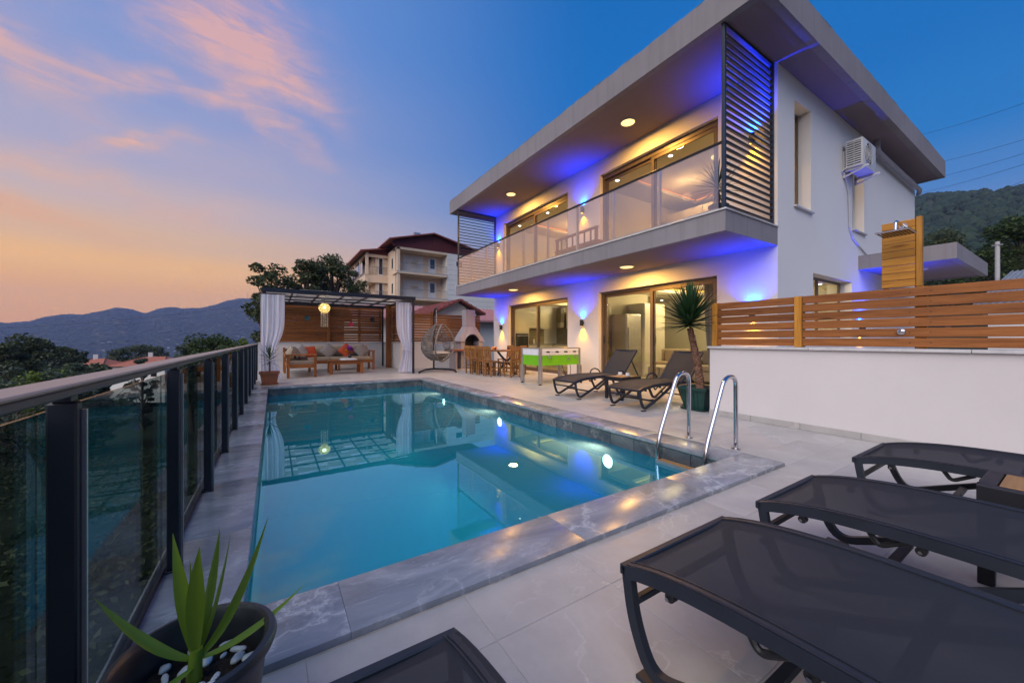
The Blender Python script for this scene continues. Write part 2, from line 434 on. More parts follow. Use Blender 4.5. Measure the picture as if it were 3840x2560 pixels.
mx = t.n('ShaderNodeMixShader'); t.l(fr, mx.inputs[0]); t.l(m0.outputs[0], mx.inputs[1]); t.l(gl.outputs[0], mx.inputs[2]); t.done(mx)

# glass
def glass(name, tint, base, k, rough=.0, gcol=(1,1,1)):
    """thin pane: tinted see-through plus mirror reflection rising to the grazing angle"""
    t = NT(name); lw = t.n('ShaderNodeLayerWeight'); lw.inputs['Blend'].default_value = .5
    f = t.math('ADD', t.math('MULTIPLY', t.math('POWER', lw.outputs['Facing'], 4.5), k), base, clamp=True)
    tr = t.n('ShaderNodeBsdfTransparent'); tr.inputs['Color'].default_value = (*tint, 1)
    gl = t.n('ShaderNodeBsdfGlossy'); gl.inputs['Roughness'].default_value = rough; gl.inputs['Color'].default_value = (*gcol, 1)
    mx = t.n('ShaderNodeMixShader'); t.l(f, mx.inputs[0]); t.l(tr.outputs[0], mx.inputs[1]); t.l(gl.outputs[0], mx.inputs[2]); return t.done(mx)
glass('balcony_glass', (.93,.89,.87), .24, .80, .015, (1.0,.93,.90))
glass('door_glass', (.96,.97,.92), .03, .6)
glass('fence_glass', (.56,.62,.61), .04, .36)
glass('clear_glass', (.95,.96,.96), .04, .6)
glass('dark_glass', (.12,.13,.15), .08, .6)

# wood with grain along one axis
def wood(name, axis, a, b, dark, rough=.5, rnd=.22):
    t = NT(name); st = {'x': (.9,14,14), 'y': (14,.9,14), 'z': (14,14,.9)}[axis]
    v = t.coords(st); v2 = t.coords((1,1,1))
    n = t.noise(v, 1.5, 6, .62, .5); n2 = t.noise(v, 4.5, 4, .6)
    c = t.ramp(n, [(.28, a), (.55, b), (.78, tuple(min(1, x*1.18) for x in b))])
    c = t.mix(.28, c, t.ramp(n2, [(.35, dark), (.6, b)]))
    kn = t.n('ShaderNodeTexVoronoi'); kn.inputs['Scale'].default_value = 1.0
    st2 = {'x': (1.5,7,7), 'y': (7,1.5,7), 'z': (7,7,1.5)}[axis]
    t.l(t.coords(st2), kn.inputs['Vector'])
    k = t.ramp(kn.outputs['Distance'], [(.05, (.8,.8,.8)), (.14, (0,0,0))])
    c = t.mix(k, c, dark); c = t.rndval(c, rnd)
    return t.done(t.bsdf(c, t.math('ADD', t.math('MULTIPLY', n2, .2), rough-.1), 0, n2, .18, .003, .35))
for ax in 'xyz':
    wood('pine_'+ax, ax, (.165,.052,.013), (.315,.112,.028), (.070,.022,.007))
    wood('stain_'+ax, ax, (.145,.048,.012), (.27,.098,.025), (.060,.020,.007))
    wood('chair_wood_'+ax, ax, (.16,.065,.018), (.30,.135,.038), (.075,.03,.010))
wood('panel_wood_y', 'y', (.36,.145,.018), (.56,.25,.035), (.17,.06,.010))
wood('panel_wood_z', 'z', (.36,.145,.018), (.56,.25,.035), (.17,.06,.010))
wood('teak_x', 'x', (.34,.17,.06), (.48,.26,.10), (.2,.09,.03)); wood('teak_y', 'y', (.34,.17,.06), (.48,.26,.10), (.2,.09,.03))

# metals, paints, plastics
plain('rail_metal', (.010,.013,.021), .38, 0, .15, 6, .05, 120)
plain('rail_skirt', (.060,.050,.054), .55, 0, .12, 6, .05, 120)
plain('rail_top', (.32,.25,.215), .42, .25, .08, 4, .03, 90)  # pale warm base stands in for the sunset reflected on the rail top
plain('lounger_frame', (.016,.021,.032), .50, 0, .15, 8, .04, 220)
plain('louvre_metal', (.032,.042,.064), .42, .35, .12, 6)
plain('dark_metal', (.020,.021,.026), .45, .3, .2, 8)
plain('bronze_frame', (.155,.118,.088), .40, .35, .10, 5)
plain('aluminium', (.46,.44,.42), .36, .8, .08, 12)
plain('chrome', (.66,.66,.68), .12, 1.0, .03, 6)
plain('steel', (.52,.51,.50), .20, 1.0, .06, 10)
plain('black_plastic', (.018,.018,.020), .45, 0, .2, 20)
plain('planter_black', (.030,.031,.035), .38, 0, .2, 14, .04, 80)
plain('pot_green', (.010,.050,.042), .45, 0, .2, 14)
plain('terracotta', (.30,.105,.05), .7, 0, .16, 9, .1, 80)
plain('soil', (.035,.020,.013), .95, 0, .5, 30, .8, 60, bdist=.02)
plain('pebble', (.72,.73,.74), .45, 0, .08, 18, rnd=.1)
plain('white_paint', (.72,.72,.74), .35, 0, .04, 8)
plain('green_paint', (.16,.48,.010), .35, 0, .06, 5)
plain('ac_white', (.62,.60,.58), .4, 0, .05, 6)
plain('pipe_white', (.36,.34,.38), .5, 0, .06, 6)
plain('sofa_cloth', (.36,.285,.205), .9, 0, .12, 40, .3, 300)
plain('grey_cloth', (.26,.235,.225), .9, 0, .12, 40, .3, 300)
plain('pale_grey_cloth', (.40,.385,.38), .9, 0, .12, 40, .3, 300)
plain('orange_cloth', (.52,.075,.025), .85, 0, .12, 40, .3, 300)
plain('brown_cloth', (.09,.058,.045), .9, 0, .3, 25)
plain('fur_white', (.75,.74,.74), .95, 0, .1, 30, .8, 90, bdist=.02)
plain('blue_cloth', (.20,.25,.34), .9, 0, .12, 40, .3, 300)
plain('rattan', (.17,.155,.145), .6, 0, .2, 60, .2, 120)
plain('tablecloth_pale', (.55,.53,.52), .8, 0, .15, 30)
plain('red_glass', (.12,.006,.006), .12, 0, .2, 10)
plain('porcelain', (.78,.78,.78), .15, 0, .03, 8)
plain('fruit', (.62,.20,.02), .5, 0, .2, 10)
plain('red_roof', (.23,.060,.046), .6, 0, .25, 4, .2, 30)
plain('pink_roof', (.44,.20,.19), .6, 0, .2, 3)
plain('terracotta_roof', (.36,.115,.066), .8, 0, .22, 3, .3, 9, bdist=.05)
plain('maroon_panel', (.13,.022,.022), .6, 0, .2, 3)
plain('far_wall', (.36,.33,.31), .9, 0, .2, .1)
plain('grey_roof', (.24,.25,.27), .6, 0, .2, 3)
plain('concrete_pole', (.46,.45,.44), .8, 0, .1, 6)
plain('blue_plate', (.04,.13,.16), .35, 0, .3, 16); plain('pink_plate', (.75,.05,.12), .35, 0, .2, 16); plain('dark_plate', (.025,.035,.035), .35, 0, .3, 16)
plain('violet_petal', (.45,.13,.55), .7, 0, .25, 30); plain('yellow_petal', (.85,.38,.02), .7, 0, .2, 30); plain('vase_black', (.012,.01,.014), .2, 0, .2, 8)
plain('tile_beige', (.32,.27,.16), .35, 0, .25, 6, rnd=.15)
plain('cabinet_white', (.66,.61,.50), .4, 0, .04, 4)
plain('blind_cloth', (.50,.48,.38), .8, 0, .06, 12)
plain('wire_black', (.02,.02,.022), .6)
plain('mast_grey', (.2,.2,.22), .6)
def cloth_thin(name, col, tl):
    t = NT(name); v = t.coords((1,1,.05)); n = t.noise(v, 60, 3)
    c = t.ramp(n, [(.3, tuple(x*.9 for x in col)), (.7, col)])
    d = t.n('ShaderNodeBsdfDiffuse'); t.l(c, d.inputs[0]); q = t.n('ShaderNodeBsdfTranslucent'); t.l(c, q.inputs[0])
    mx = t.n('ShaderNodeMixShader'); mx.inputs[0].default_value = tl; t.l(d.outputs[0], mx.inputs[1]); t.l(q.outputs[0], mx.inputs[2]); return t.done(mx)
cloth_thin('curtain_cloth', (.90,.90,1.0), .5)
cloth_thin('shade_cloth', (.70,.63,.55), .35)
cloth_thin('laundry_white', (.70,.70,.74), .25); cloth_thin('laundry_pink', (.62,.46,.52), .25); cloth_thin('laundry_blue', (.30,.36,.52), .25)
cloth_thin('flower_petal', (.5,.2,.5), .3)
# open-weave sling: slightly see-through
t = NT('sling'); v = t.coords((900,260,260)); n = t.noise(v, 1.0, 2); n3 = t.noise(t.coords((2,2,2)), 1.4, 4)
c = t.ramp(n, [(.3, (.017,.020,.028)), (.7, (.026,.030,.040))]); c = t.mix(t.math('MULTIPLY', n3, .25), c, (.036,.037,.043))
p = t.bsdf(c, .75, 0, n, .25, .002, .3); tr = t.n('ShaderNodeBsdfTransparent'); mx = t.n('ShaderNodeMixShader'); mx.inputs[0].default_value = .05
t.l(p.outputs[0], mx.inputs[1]); t.l(tr.outputs[0], mx.inputs[2]); t.done(mx)
# foliage
def leaf(name, a, b, tl=.25, rough=.55, scale=3):
    t = NT(name); v = t.coords(); g = t.n('ShaderNodeNewGeometry')
    try: isl = g.outputs['Random Per Island']
    except Exception: isl = t.noise(v, scale, 2)
    f = t.math('ADD', t.math('MULTIPLY', isl, .6), t.math('MULTIPLY', t.noise(v, scale, 3), .4))
    c = t.ramp(f, [(.2, a), (.8, b)])
    p = t.bsdf(c, rough, 0, spec=.35); q = t.n('ShaderNodeBsdfTranslucent'); t.l(c, q.inputs[0])
    mx = t.n('ShaderNodeMixShader'); mx.inputs[0].default_value = tl; t.l(p.outputs[0], mx.inputs[1]); t.l(q.outputs[0], mx.inputs[2]); return t.done(mx)
leaf('leaf_pine', (.030,.046,.018), (.115,.135,.052))
leaf('leaf_broad', (.020,.040,.010), (.085,.125,.030))
leaf('leaf_olive', (.040,.058,.034), (.115,.145,.090))
leaf('leaf_lime', (.07,.11,.012), (.20,.27,.04))
leaf('leaf_yucca', (.014,.044,.016), (.050,.115,.042), .12, .38, 2)
leaf('leaf_dracaena', (.12,.21,.018), (.27,.38,.04), .28, .34, 9)
leaf('leaf_far', (.020,.036,.028), (.034,.054,.038), .0, .9, .02)
leaf('leaf_hill', (.009,.024,.015), (.030,.052,.026), .0, .9, .02)
plain('bark', (.11,.075,.05), .9, 0, .35, 20, .8, 40, bdist=.02)
t = NT('yucca_bark'); v = t.coords((1,1,1)); vo = t.n('ShaderNodeTexVoronoi'); vo.inputs['Scale'].default_value = 34; t.l(t.coords((1,1,1.6)), vo.inputs['Vector'])
c = t.ramp(vo.outputs['Distance'], [(.1, (.44,.27,.19)), (.6, (.19,.095,.06))]); t.done(t.bsdf(c, .9, 0, vo.outputs['Distance'], .9, .02, .2))
# ground sheets
t = NT('terrain'); v = t.coords(rnd=False); n = t.noise(v, .012, 8, .62); n2 = t.noise(v, .12, 6, .6)
c = t.ramp(n, [(.36, (.020,.034,.020)), (.56, (.040,.052,.028)), (.66, (.15,.105,.075)), (.78, (.19,.14,.10))])
c = t.mix(.4, c, t.ramp(n2, [(.3, (.012,.022,.012)), (.7, (.09,.085,.05))])); t.done(t.bsdf(c, .95, 0, n2, .6, .5, .1))
# things that give off light
def emit(name, col, st):
    t = NT(name); e = t.n('ShaderNodeEmission'); e.inputs[0].default_value = (*col, 1); e.inputs[1].default_value = st; return t.done(e)
emit('glow_ceiling', (1.0,.62,.20), 2.4)
emit('glow_blue', (.05,.22,1.0), 6.0)
emit('glow_amber', (1.0,.55,.06), 6.0)
emit('glow_led', (1.0,.52,.08), 2.2)
emit('glow_led_orange', (1.0,.34,.04), 2.0)
emit('glow_spot', (.95,1.0,.95), 7.0)
emit('glow_round', (1.0,.78,.30), 2.2)
emit('glow_pool', (1.0,.42,.34), 34.0)
emit('glow_bulb', (1.0,.92,.66), 7.0)
t = NT('lantern_paper'); d = t.n('ShaderNodeBsdfTranslucent'); d.inputs[0].default_value = (.95,.80,.42,1); d2 = t.n('ShaderNodeBsdfDiffuse'); d2.inputs[0].default_value = (.85,.72,.4,1)
mx = t.n('ShaderNodeMixShader'); mx.inputs[0].default_value = .6; t.l(d2.outputs[0], mx.inputs[1]); t.l(d.outputs[0], mx.inputs[2])
tr = t.n('ShaderNodeBsdfTransparent'); m2 = t.n('ShaderNodeMixShader'); m2.inputs[0].default_value = .22; t.l(mx.outputs[0], m2.inputs[1]); t.l(tr.outputs[0], m2.inputs[2]); t.done(m2)
plain('shell', (.72,.62,.42), .35, 0, .2, 30, rnd=.2)
# ------------------------------------------------------------------ terrain (one sheet to the horizon)
def lerp_tab(x, tab):
    if x <= tab[0][0]: return tab[0][1]
    for (a, va), (b, vb) in zip(tab, tab[1:]):
        if x <= b:
            t = (x-a)/(b-a); t = t*t*(3-2*t); return va+(vb-va)*t
    return tab[-1][1]
RIDGE = [(-60,110),(-45,70),(-34,120),(-26,62),(-21.3,78),(-17,132),(-13.4,172),(-12,152),(-9.9,190),(-7.6,194),(-3.6,262),(-1.3,274),(4,270),(12,200),(30,180),(60,150)]
def h_left(a, r):
    base = lerp_tab(math.log(max(r,1)), [(0,-3.2),(math.log(8),-3.4),(math.log(25),-5.2),(math.log(70),-9),(math.log(250),-24),(math.log(900),-62),(math.log(1700),-74)])
    rz = lerp_tab(a, RIDGE)
    if r < 1500: return base
    if r < 3000:
        t = (r-1500)/1500; t = t*t*(3-2*t)*.72+.28*t*t; return base+(rz-base)*t
    return rz-(r-3000)*.10
def h_right(a, r):
    top = lerp_tab(a, [(40,180),(62,232),(72,240),(80,226),(86,214),(100,250),(120,150)])
    if r < 42: return -2.6
    if r < 60: return -2.6+(r-42)/18*2.8
    if r < 950:
        t = (r-60)/890; return .2+top*(.25*t+.75*t*t*(3-2*t))
    return top-(r-950)*.08
def sm(x, a, b):
    t = min(max((x-a)/(b-a),0),1); return t*t*(3-2*t)
def wob(a, r):
    k = math.log(r+1)
    return (math.sin(a*.55+k*5)+math.sin(a*1.7+k*3.1+1)+.6*math.sin(a*4.1+k*9))*r*.0008*sm(r,150,600)
def H(a, r):
    w = sm(a, 24, 52); h = h_left(a, r)*(1-w)+h_right(a, r)*w
    b = max(sm(a, 118, 150), sm(-a, 60, 100)); return h*(1-b)+(-6-r*.004)*b + wob(a, r)*(1-b)
azs = []
a = -180.0
while a < 180:
    azs.append(a); a += .35 if (-32 < a < 102) else 3.0
rads = [1.0]
while rads[-1] < 3250: rads.append(rads[-1]*(1.09 if rads[-1] < 700 else 1.055))
tb = MB()
tb.v.append((0,0,-3.2))
for r in rads:
    for a in azs: tb.v.append((math.sin(R(a))*r, math.cos(R(a))*r, H(a, r)))
na = len(azs)
for k in range(na): tb.f.append((0, 1+k, 1+(k+1) % na))
for i in range(len(rads)-1):
    for k in range(na):
        l = (k+1) % na; tb.f.append((1+i*na+k, 1+(i+1)*na+k, 1+(i+1)*na+l, 1+i*na+l))
struct(tb, 'terrain', 'terrain', smooth=True)
def ground_at(x, y):
    return H(math.degrees(math.atan2(x, y)), max(math.hypot(x, y), 1))

# ------------------------------------------------------------------ terrace and pool
PX0, PX1, PY0, PY1 = -.10, 3.29, 1.74, 9.61       # coping inner edge
tb = MB()
GZ = -.0018
for (x0,y0,x1,y1) in ((-.46,-3,5.6,1.69),(-.46,1.69,-.13,9.66),(3.32,1.69,7.2,9.66),(-.46,9.66,7.2,16.1),(5.6,-3,17.5,2.9),(7.2,2.9,17.5,16.1)):
    tb.box(x0,y0,-4,x1,y1,GZ)
terrace = struct(tb, 'terrace', 'grout')
TS, J = .57, .0026
full = shared(MB().box(-TS/2+J/2,-TS/2+J/2,-.011,TS/2-J/2,TS/2-J/2,0), 'tile', 'floor_tile', bevel=.0015)
def tiles(x0, y0, x1, y1):
    i0 = math.floor((x0-.66)/TS); i1 = math.ceil((x1-.66)/TS); j0 = math.floor((y0-1.13)/TS); j1 = math.ceil((y1-1.13)/TS)
    for i in range(i0, i1):
        for j in range(j0, j1):
            a0, b0 = .66+i*TS, 1.13+j*TS; c0, d0, c1, d1 = max(a0,x0), max(b0,y0), min(a0+TS,x1), min(b0+TS,y1)
            if c1-c0 < .03 or d1-d0 < .03: continue
            cx, cy = (c0+c1)/2, (d0+d1)/2
            if c1-c0 > TS-.001 and d1-d0 > TS-.001: piece(full, 'tile', terrace, (cx,cy,0))
            else:
                hx, hy = (c1-c0)/2-J/2, (d1-d0)/2-J/2
                piece(shared(MB().box(-hx,-hy,-.011,hx,hy,0), 'tile', 'floor_tile', bevel=.0015), 'tile', terrace, (cx,cy,0))
tiles(-.46,-.1,5.23,1.40); tiles(3.62,1.40,5.23,2.97); tiles(3.62,2.97,7.2,9.95); tiles(-.46,9.95,7.2,13.6); tiles(-.46,13.6,3.8,15.8)

pool = MB()
def wallq(p): pool.add(p, [(0,1,2,3)])
x0,x1,y0,y1,zb = PX0-.02,PX1+.02,PY0-.03,PY1+.03,-1.45
wallq([(x0,y0,zb),(x1,y0,zb),(x1,y1,zb),(x0,y1,zb)])
for p, q in (((x0,y0),(x1,y0)),((x1,y0),(x1,y1)),((x1,y1),(x0,y1)),((x0,y1),(x0,y0))):
    wallq([(p[0],p[1],zb),(q[0],q[1],zb),(q[0],q[1],-.005),(p[0],p[1],-.005)])
pool_basin = struct(pool, 'pool_basin', 'pool_mosaic')
# waterline tiles, each its own piece
def band(p, q, n, nx, ny):
    p, q = Vector(p), Vector(q); L = (q-p).length/n; d = (q-p).normalized(); ang = math.atan2(d.y, d.x)
    me = shared(MB().box(-L/2+.0025,-.006,-.15,L/2-.0025,.006,.15), 'waterline_tile', 'slate_tile', bevel=.0015)
    for i in range(n):
        c = p+d*L*(i+.5); piece(me, 'waterline_tile', pool_basin, (c.x+nx*.007, c.y+ny*.007, -.175), (0,0,ang))
band((x0+.02,y1),(x1-.02,y1),6,0,-1); band((x1,y0+.02),(x1,y1-.02),24,-1,0); band((x0,y0+.02),(x0,y1-.02),24,1,0); band((x0+.02,y0),(x1-.02,y0),6,0,1)
# coping slabs with a small nosing
def slab(x0, y0, x1, y1):
    cx, cy = (x0+x1)/2, (y0+y1)/2; hx, hy = (x1-x0)/2-.0002, (y1-y0)/2-.0002
    piece(shared(MB().box(-hx,-hy,-.020,hx,hy,.020), 'coping_slab', 'marble', bevel=.003, seg=2, smooth=True), 'coping_slab', pool_basin, (cx,cy,.006))
def run(vals, f):
    for a, b in zip(vals, vals[1:]): f(a, b)
run([-.10,.23,1.35,2.47,3.61], lambda a,b: slab(a,1.41,b,PY0))
run([PY0,2.62,3.72,4.82,5.92,7.02,8.12,9.0,PY1], lambda a,b: slab(PX1,a,3.61,b))
run([-.10,1.0,2.1,3.29,3.61], lambda a,b: slab(a,PY1,b,9.94))
run([1.41,2.5,3.4,4.5,5.5,6.6,7.7,8.8,9.94], lambda a,b: slab(-.45,a,PX0,b))
wz = -.155
water = MB().grid(lambda u,v: (x0+.006+(x1-x0-.012)*u, y0+.006+(y1-y0-.012)*v, wz), 6, 12)
struct(water, 'pool_water', 'water')

# ------------------------------------------------------------------ villa
FX, FY0, FY1, SX = 7.2, 2.92, 12.6, 16.0      # facade plane, side wall, far end, depth
villa = thing('villa', 'white two storey villa with flat overhanging roof and glass balcony', 'house', (11.6,7.7,0))
D1 = (8.29,11.53,0.02,2.30); D2 = (3.95,7.06,0.02,2.30); W1 = (8.28,11.85,2.99,5.36); W2 = (3.93,7.01,2.99,5.36)
def wall_x(mb, xa, xb, ya, yb, za, zb, holes):
    """wall slab normal to x with rectangular holes (y0,y1,z0,z1)"""
    ys = sorted({ya, yb, *[h[0] for h in holes], *[h[1] for h in holes]}); zs = sorted({za, zb, *[h[2] for h in holes], *[h[3] for h in holes]})
    for a, b in zip(ys, ys[1:]):
        for c, d in zip(zs, zs[1:]):
            if any(h[0] <= (a+b)/2 <= h[1] and h[2] <= (c+d)/2 <= h[3] for h in holes): continue
            mb.box(xa,a,c,xb,b,d)
def wall_y(mb, ya, yb, xa, xb, za, zb, holes):
    xs = sorted({xa, xb, *[h[0] for h in holes], *[h[1] for h in holes]}); zs = sorted({za, zb, *[h[2] for h in holes], *[h[3] for h in holes]})
    for a, b in zip(xs, xs[1:]):
        for c, d in zip(zs, zs[1:]):
            if any(h[0] <= (a+b)/2 <= h[1] and h[2] <= (c+d)/2 <= h[3] for h in holes): continue
            mb.box(a,ya,c,b,yb,d)
def weld(mb):
    """drop coincident internal faces between the boxes of a wall"""
    key = {}
    for i, f in enumerate(mb.f):
        k = tuple(sorted(tuple(round(c,4) for c in mb.v[j]) for j in f)); key.setdefault(k, []).append(i)
    bad = {i for l in key.values() if len(l) > 1 for i in l}; mb.f = [f for i, f in enumerate(mb.f) if i not in bad]; return mb
m = MB(); wall_x(m, FX, FX+.25, FY0, FY1, -.01, 5.75, [D1, D2, W1, W2]); build(weld(m), 'front_wall', 'plaster', villa)
SW = [(7.85,8.56,3.46,5.36),(10.79,11.55,3.50,5.36),(8.67,10.74,1.1,2.33)]
m = MB(); wall_y(m, FY0, FY0+.25, FX+.25, SX, -.01, 5.75, SW); build(weld(m), 'side_wall', 'plaster', villa)
m = MB(); wall_y(m, FY1-.25, FY1, FX+.25, SX, -.01, 5.75, []); build(m, 'rear_side_wall', 'plaster', villa)
m = MB(); m.box(SX-.25,FY0+.25,-.01,SX,FY1-.25,5.75); build(m, 'back_wall', 'plaster', villa)
# roof slab: fascia ring proud of a recessed soffit
RX0,RX1,RY0,RY1 = 5.53,16.35,2.37,13.0
m = MB()
for (a0,b0,a1,b1) in ((RX0,RY0,RX0+.12,RY1),(RX1-.12,RY0,RX1,RY1),(RX0+.12,RY0,RX1-.12,RY0+.12),(RX0+.12,RY1-.12,RX1-.12,RY1)): m.box(a0,b0,5.735,a1,b1,6.20)
roof = build(weld(m), 'roof', 'fascia', villa)
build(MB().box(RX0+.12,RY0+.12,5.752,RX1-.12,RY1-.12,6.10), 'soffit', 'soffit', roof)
# ragged concrete lip on the roof edge
m = MB()
def lip(p, q, n):
    p, q = Vector(p), Vector(q)
    for i in range(n):
        a, b = p.lerp(q, i/n), p.lerp(q, (i+1)/n); h = random.uniform(.006,.03)
        m.box(min(a.x,b.x)-.05, min(a.y,b.y)-.05, 6.19, max(a.x,b.x)+.05, max(a.y,b.y)+.05, 6.20+h)
lip((RX0+.055,RY0+.06,0),(RX0+.055,RY1-.06,0),60); lip((RX0+.06,RY0+.055,0),(RX1-.06,RY0+.055,0),70)
build(m, 'roof_lip', 'fascia', roof)
# balcony slab
BX, BY0, BY1 = 5.55, 2.92, 12.45
m = MB()
for (a0,b0,a1,b1) in ((BX,BY0,BX+.1,BY1),(BX+.1,BY0,FX,BY0+.1),(BX+.1,BY1-.1,FX,BY1)): m.box(a0,b0,2.652,a1,b1,2.955)
balc = build(weld(m), 'balcony', 'fascia', villa)
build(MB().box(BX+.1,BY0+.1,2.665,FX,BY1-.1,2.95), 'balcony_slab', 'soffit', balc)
build(MB().box(BX-.02,BY0-.02,2.957,BX+.16,BY1+.01,2.985).box(BX+.16,BY0-.02,2.957,FX-.002,BY0+.12,2.985), 'balcony_edge', 'marble_white', balc, bevel=.004)
build(MB().box(BX+.16,BY0+.12,2.951,FX-.002,BY1,2.975), 'balcony_floor', 'floor_tile', balc)
gl_n = 9; gw = (BY1-.02-(BY0+.13))/gl_n
gme = shared(MB().box(-.006,-gw/2+.006,0,.006,gw/2-.006,.985), 'balcony_pane', 'balcony_glass')
rail = thing('glass_balcony_railing', 'pinkish reflective glass railing panels along the upper balcony edge', 'railing', (BX+.06,7.7,2.985))
for i in range(gl_n): piece(gme, 'glass_pane', rail, (BX+.06, BY0+.13+gw*(i+.5), 2.99))
build(MB().box(BX+.035,BY0+.06,3.972,BX+.085,BY1-.01,4.0), 'handrail', 'dark_metal', rail, bevel=.004)
build(MB().box(BX+.04,BY0+.12,2.986,BX+.08,BY1-.01,3.02), 'channel', 'aluminium', rail)
pme = shared(MB().box(-.02,-.022,0,.02,.022,.99), 'baluster', 'aluminium')
for i in range(1, gl_n): piece(pme, 'baluster', rail, (BX+.10, BY0+.13+gw*i, 2.985))
# louvre screens
def louvre(y, label, pitch, n):
    t = thing('louvre_screen', label, 'louvre screen', (6.4,y,2.985), 'slatted metal screens at the balcony ends')
    z1 = 5.75
    for x in (5.62, 7.14): build(MB().box(x-.025,y-.025,2.986,x+.025,y+.025,z1), 'post', 'louvre_metal', t, bevel=.003)
    build(MB().box(5.645,y-.022,z1-.05,7.115,y+.022,z1-.002), 'top_rail', 'louvre_metal', t)
    M_ = Matrix.Rotation(R(18), 3, 'X')
    me = shared(MB().obox((0,0,0),(1.47,.052,.028), M_), 'slat', 'louvre_metal', bevel=.003)
    for i in range(n): piece(me, 'slat', t, (6.38, y, 3.06+pitch*i))
louvre(2.98, 'blue grey louvre screen at the near right balcony corner', .105, 25)
louvre(12.40, 'dark louvre screen at the far left balcony corner', .105, 25)
# sliding doors and windows: frame, leaves with panes
def slider(name, Y0, Y1, Z0, Z1, parent=villa, top=.06):
    f = .065; xa, xb = FX+.10, FX+.20
    m = MB().box(xa,Y0,Z0,xb,Y0+f,Z1).box(xa,Y1-f,Z0,xb,Y1,Z1).box(xa,Y0+f,Z1-top,xb,Y1-f,Z1).box(xa,Y0+f,Z0-.004,xb,Y1-f,Z0+.035)
    d = build(m, name, 'bronze_frame', parent, bevel=.004)
    mid = (Y0+Y1)/2-.08*(Y1-Y0)*.0
    for k, (a, b, xo) in enumerate(((Y0+f,mid+.05,FX+.112),(mid-.05,Y1-f,FX+.156))):
        s = .075; xo2 = xo+.036; c0, c1 = Z0+.036, Z1-top-.001
        m = MB().box(xo,a,c0,xo2,a+s,c1).box(xo,b-s,c0,xo2,b,c1).box(xo,a+s,c0,xo2,b-s,c0+s).box(xo,a+s,c1-s,xo2,b-s,c1)
        lf = build(m, 'door_leaf', 'bronze_frame', d, bevel=.003)
        build(MB().box(xo+.014,a+s,c0+s,xo+.020,b-s,c1-s), 'glass_pane', 'door_glass', d)
        hy = b-.04 if k == 1 else a+.04
    build(MB().box(FX+.085,Y1-f-.055,Z0+.95,FX+.112,Y1-f-.03,Z0+1.15), 'handle', 'dark_metal', d, bevel=.004)
    return d
slider('sliding_door', *D1); slider('sliding_door', *D2); slider('sliding_window', *W1, top=.12); slider('sliding_window', *W2, top=.12)
def side_window(X0, X1, Z0, Z1, sill=True):
    y = FY0+.20; f = .05
    m = MB().box(X0,y,Z0,X0+f,y+.04,Z1).box(X1-f,y,Z0,X1,y+.04,Z1).box(X0+f,y,Z0,X1-f,y+.04,Z0+f).box(X0+f,y,Z1-f,X1-f,y+.04,Z1)
    w = build(m, 'window', 'bronze_frame', villa, bevel=.003)
    build(MB().box(X0+f,y+.014,Z0+f,X1-f,y+.02,Z1-f), 'glass_pane', 'door_glass', w)
    if sill: build(MB().box(X0-.04,FY0-.05,Z0-.032,X1+.04,FY0+.19,Z0-.001), 'sill', 'marble_white', w, bevel=.004)
for s_ in SW: side_window(*s_)
m = MB(); m.box(9.45,FY0+.2,1.15,9.52,FY0+.24,2.28); build(m, 'mullion', 'bronze_frame', villa)
# rain pipe under the side eave
m = MB().tube([(12.0,2.80,5.75),(12.0,2.80,5.56),(12.1,2.80,5.50),(15.9,2.80,5.42),(16.05,2.85,5.35)], .055, 10); build(m, 'rain_pipe', 'pipe_white', villa, smooth=True)
# entrance canopy on the side
m = MB()
for (a0,b0,a1,b1) in ((11.15,1.47,11.25,2.92),(14.8,1.47,14.9,2.92),(11.25,1.47,14.8,1.57)): m.box(a0,b0,2.64,a1,b1,2.95)
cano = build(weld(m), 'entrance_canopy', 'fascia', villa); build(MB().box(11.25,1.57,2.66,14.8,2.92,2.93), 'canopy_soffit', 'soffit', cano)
build(MB().lathe([(.14,-.02),(.15,0)], (12.4,2.2,2.66), 20), 'light_disc', 'porcelain', cano)
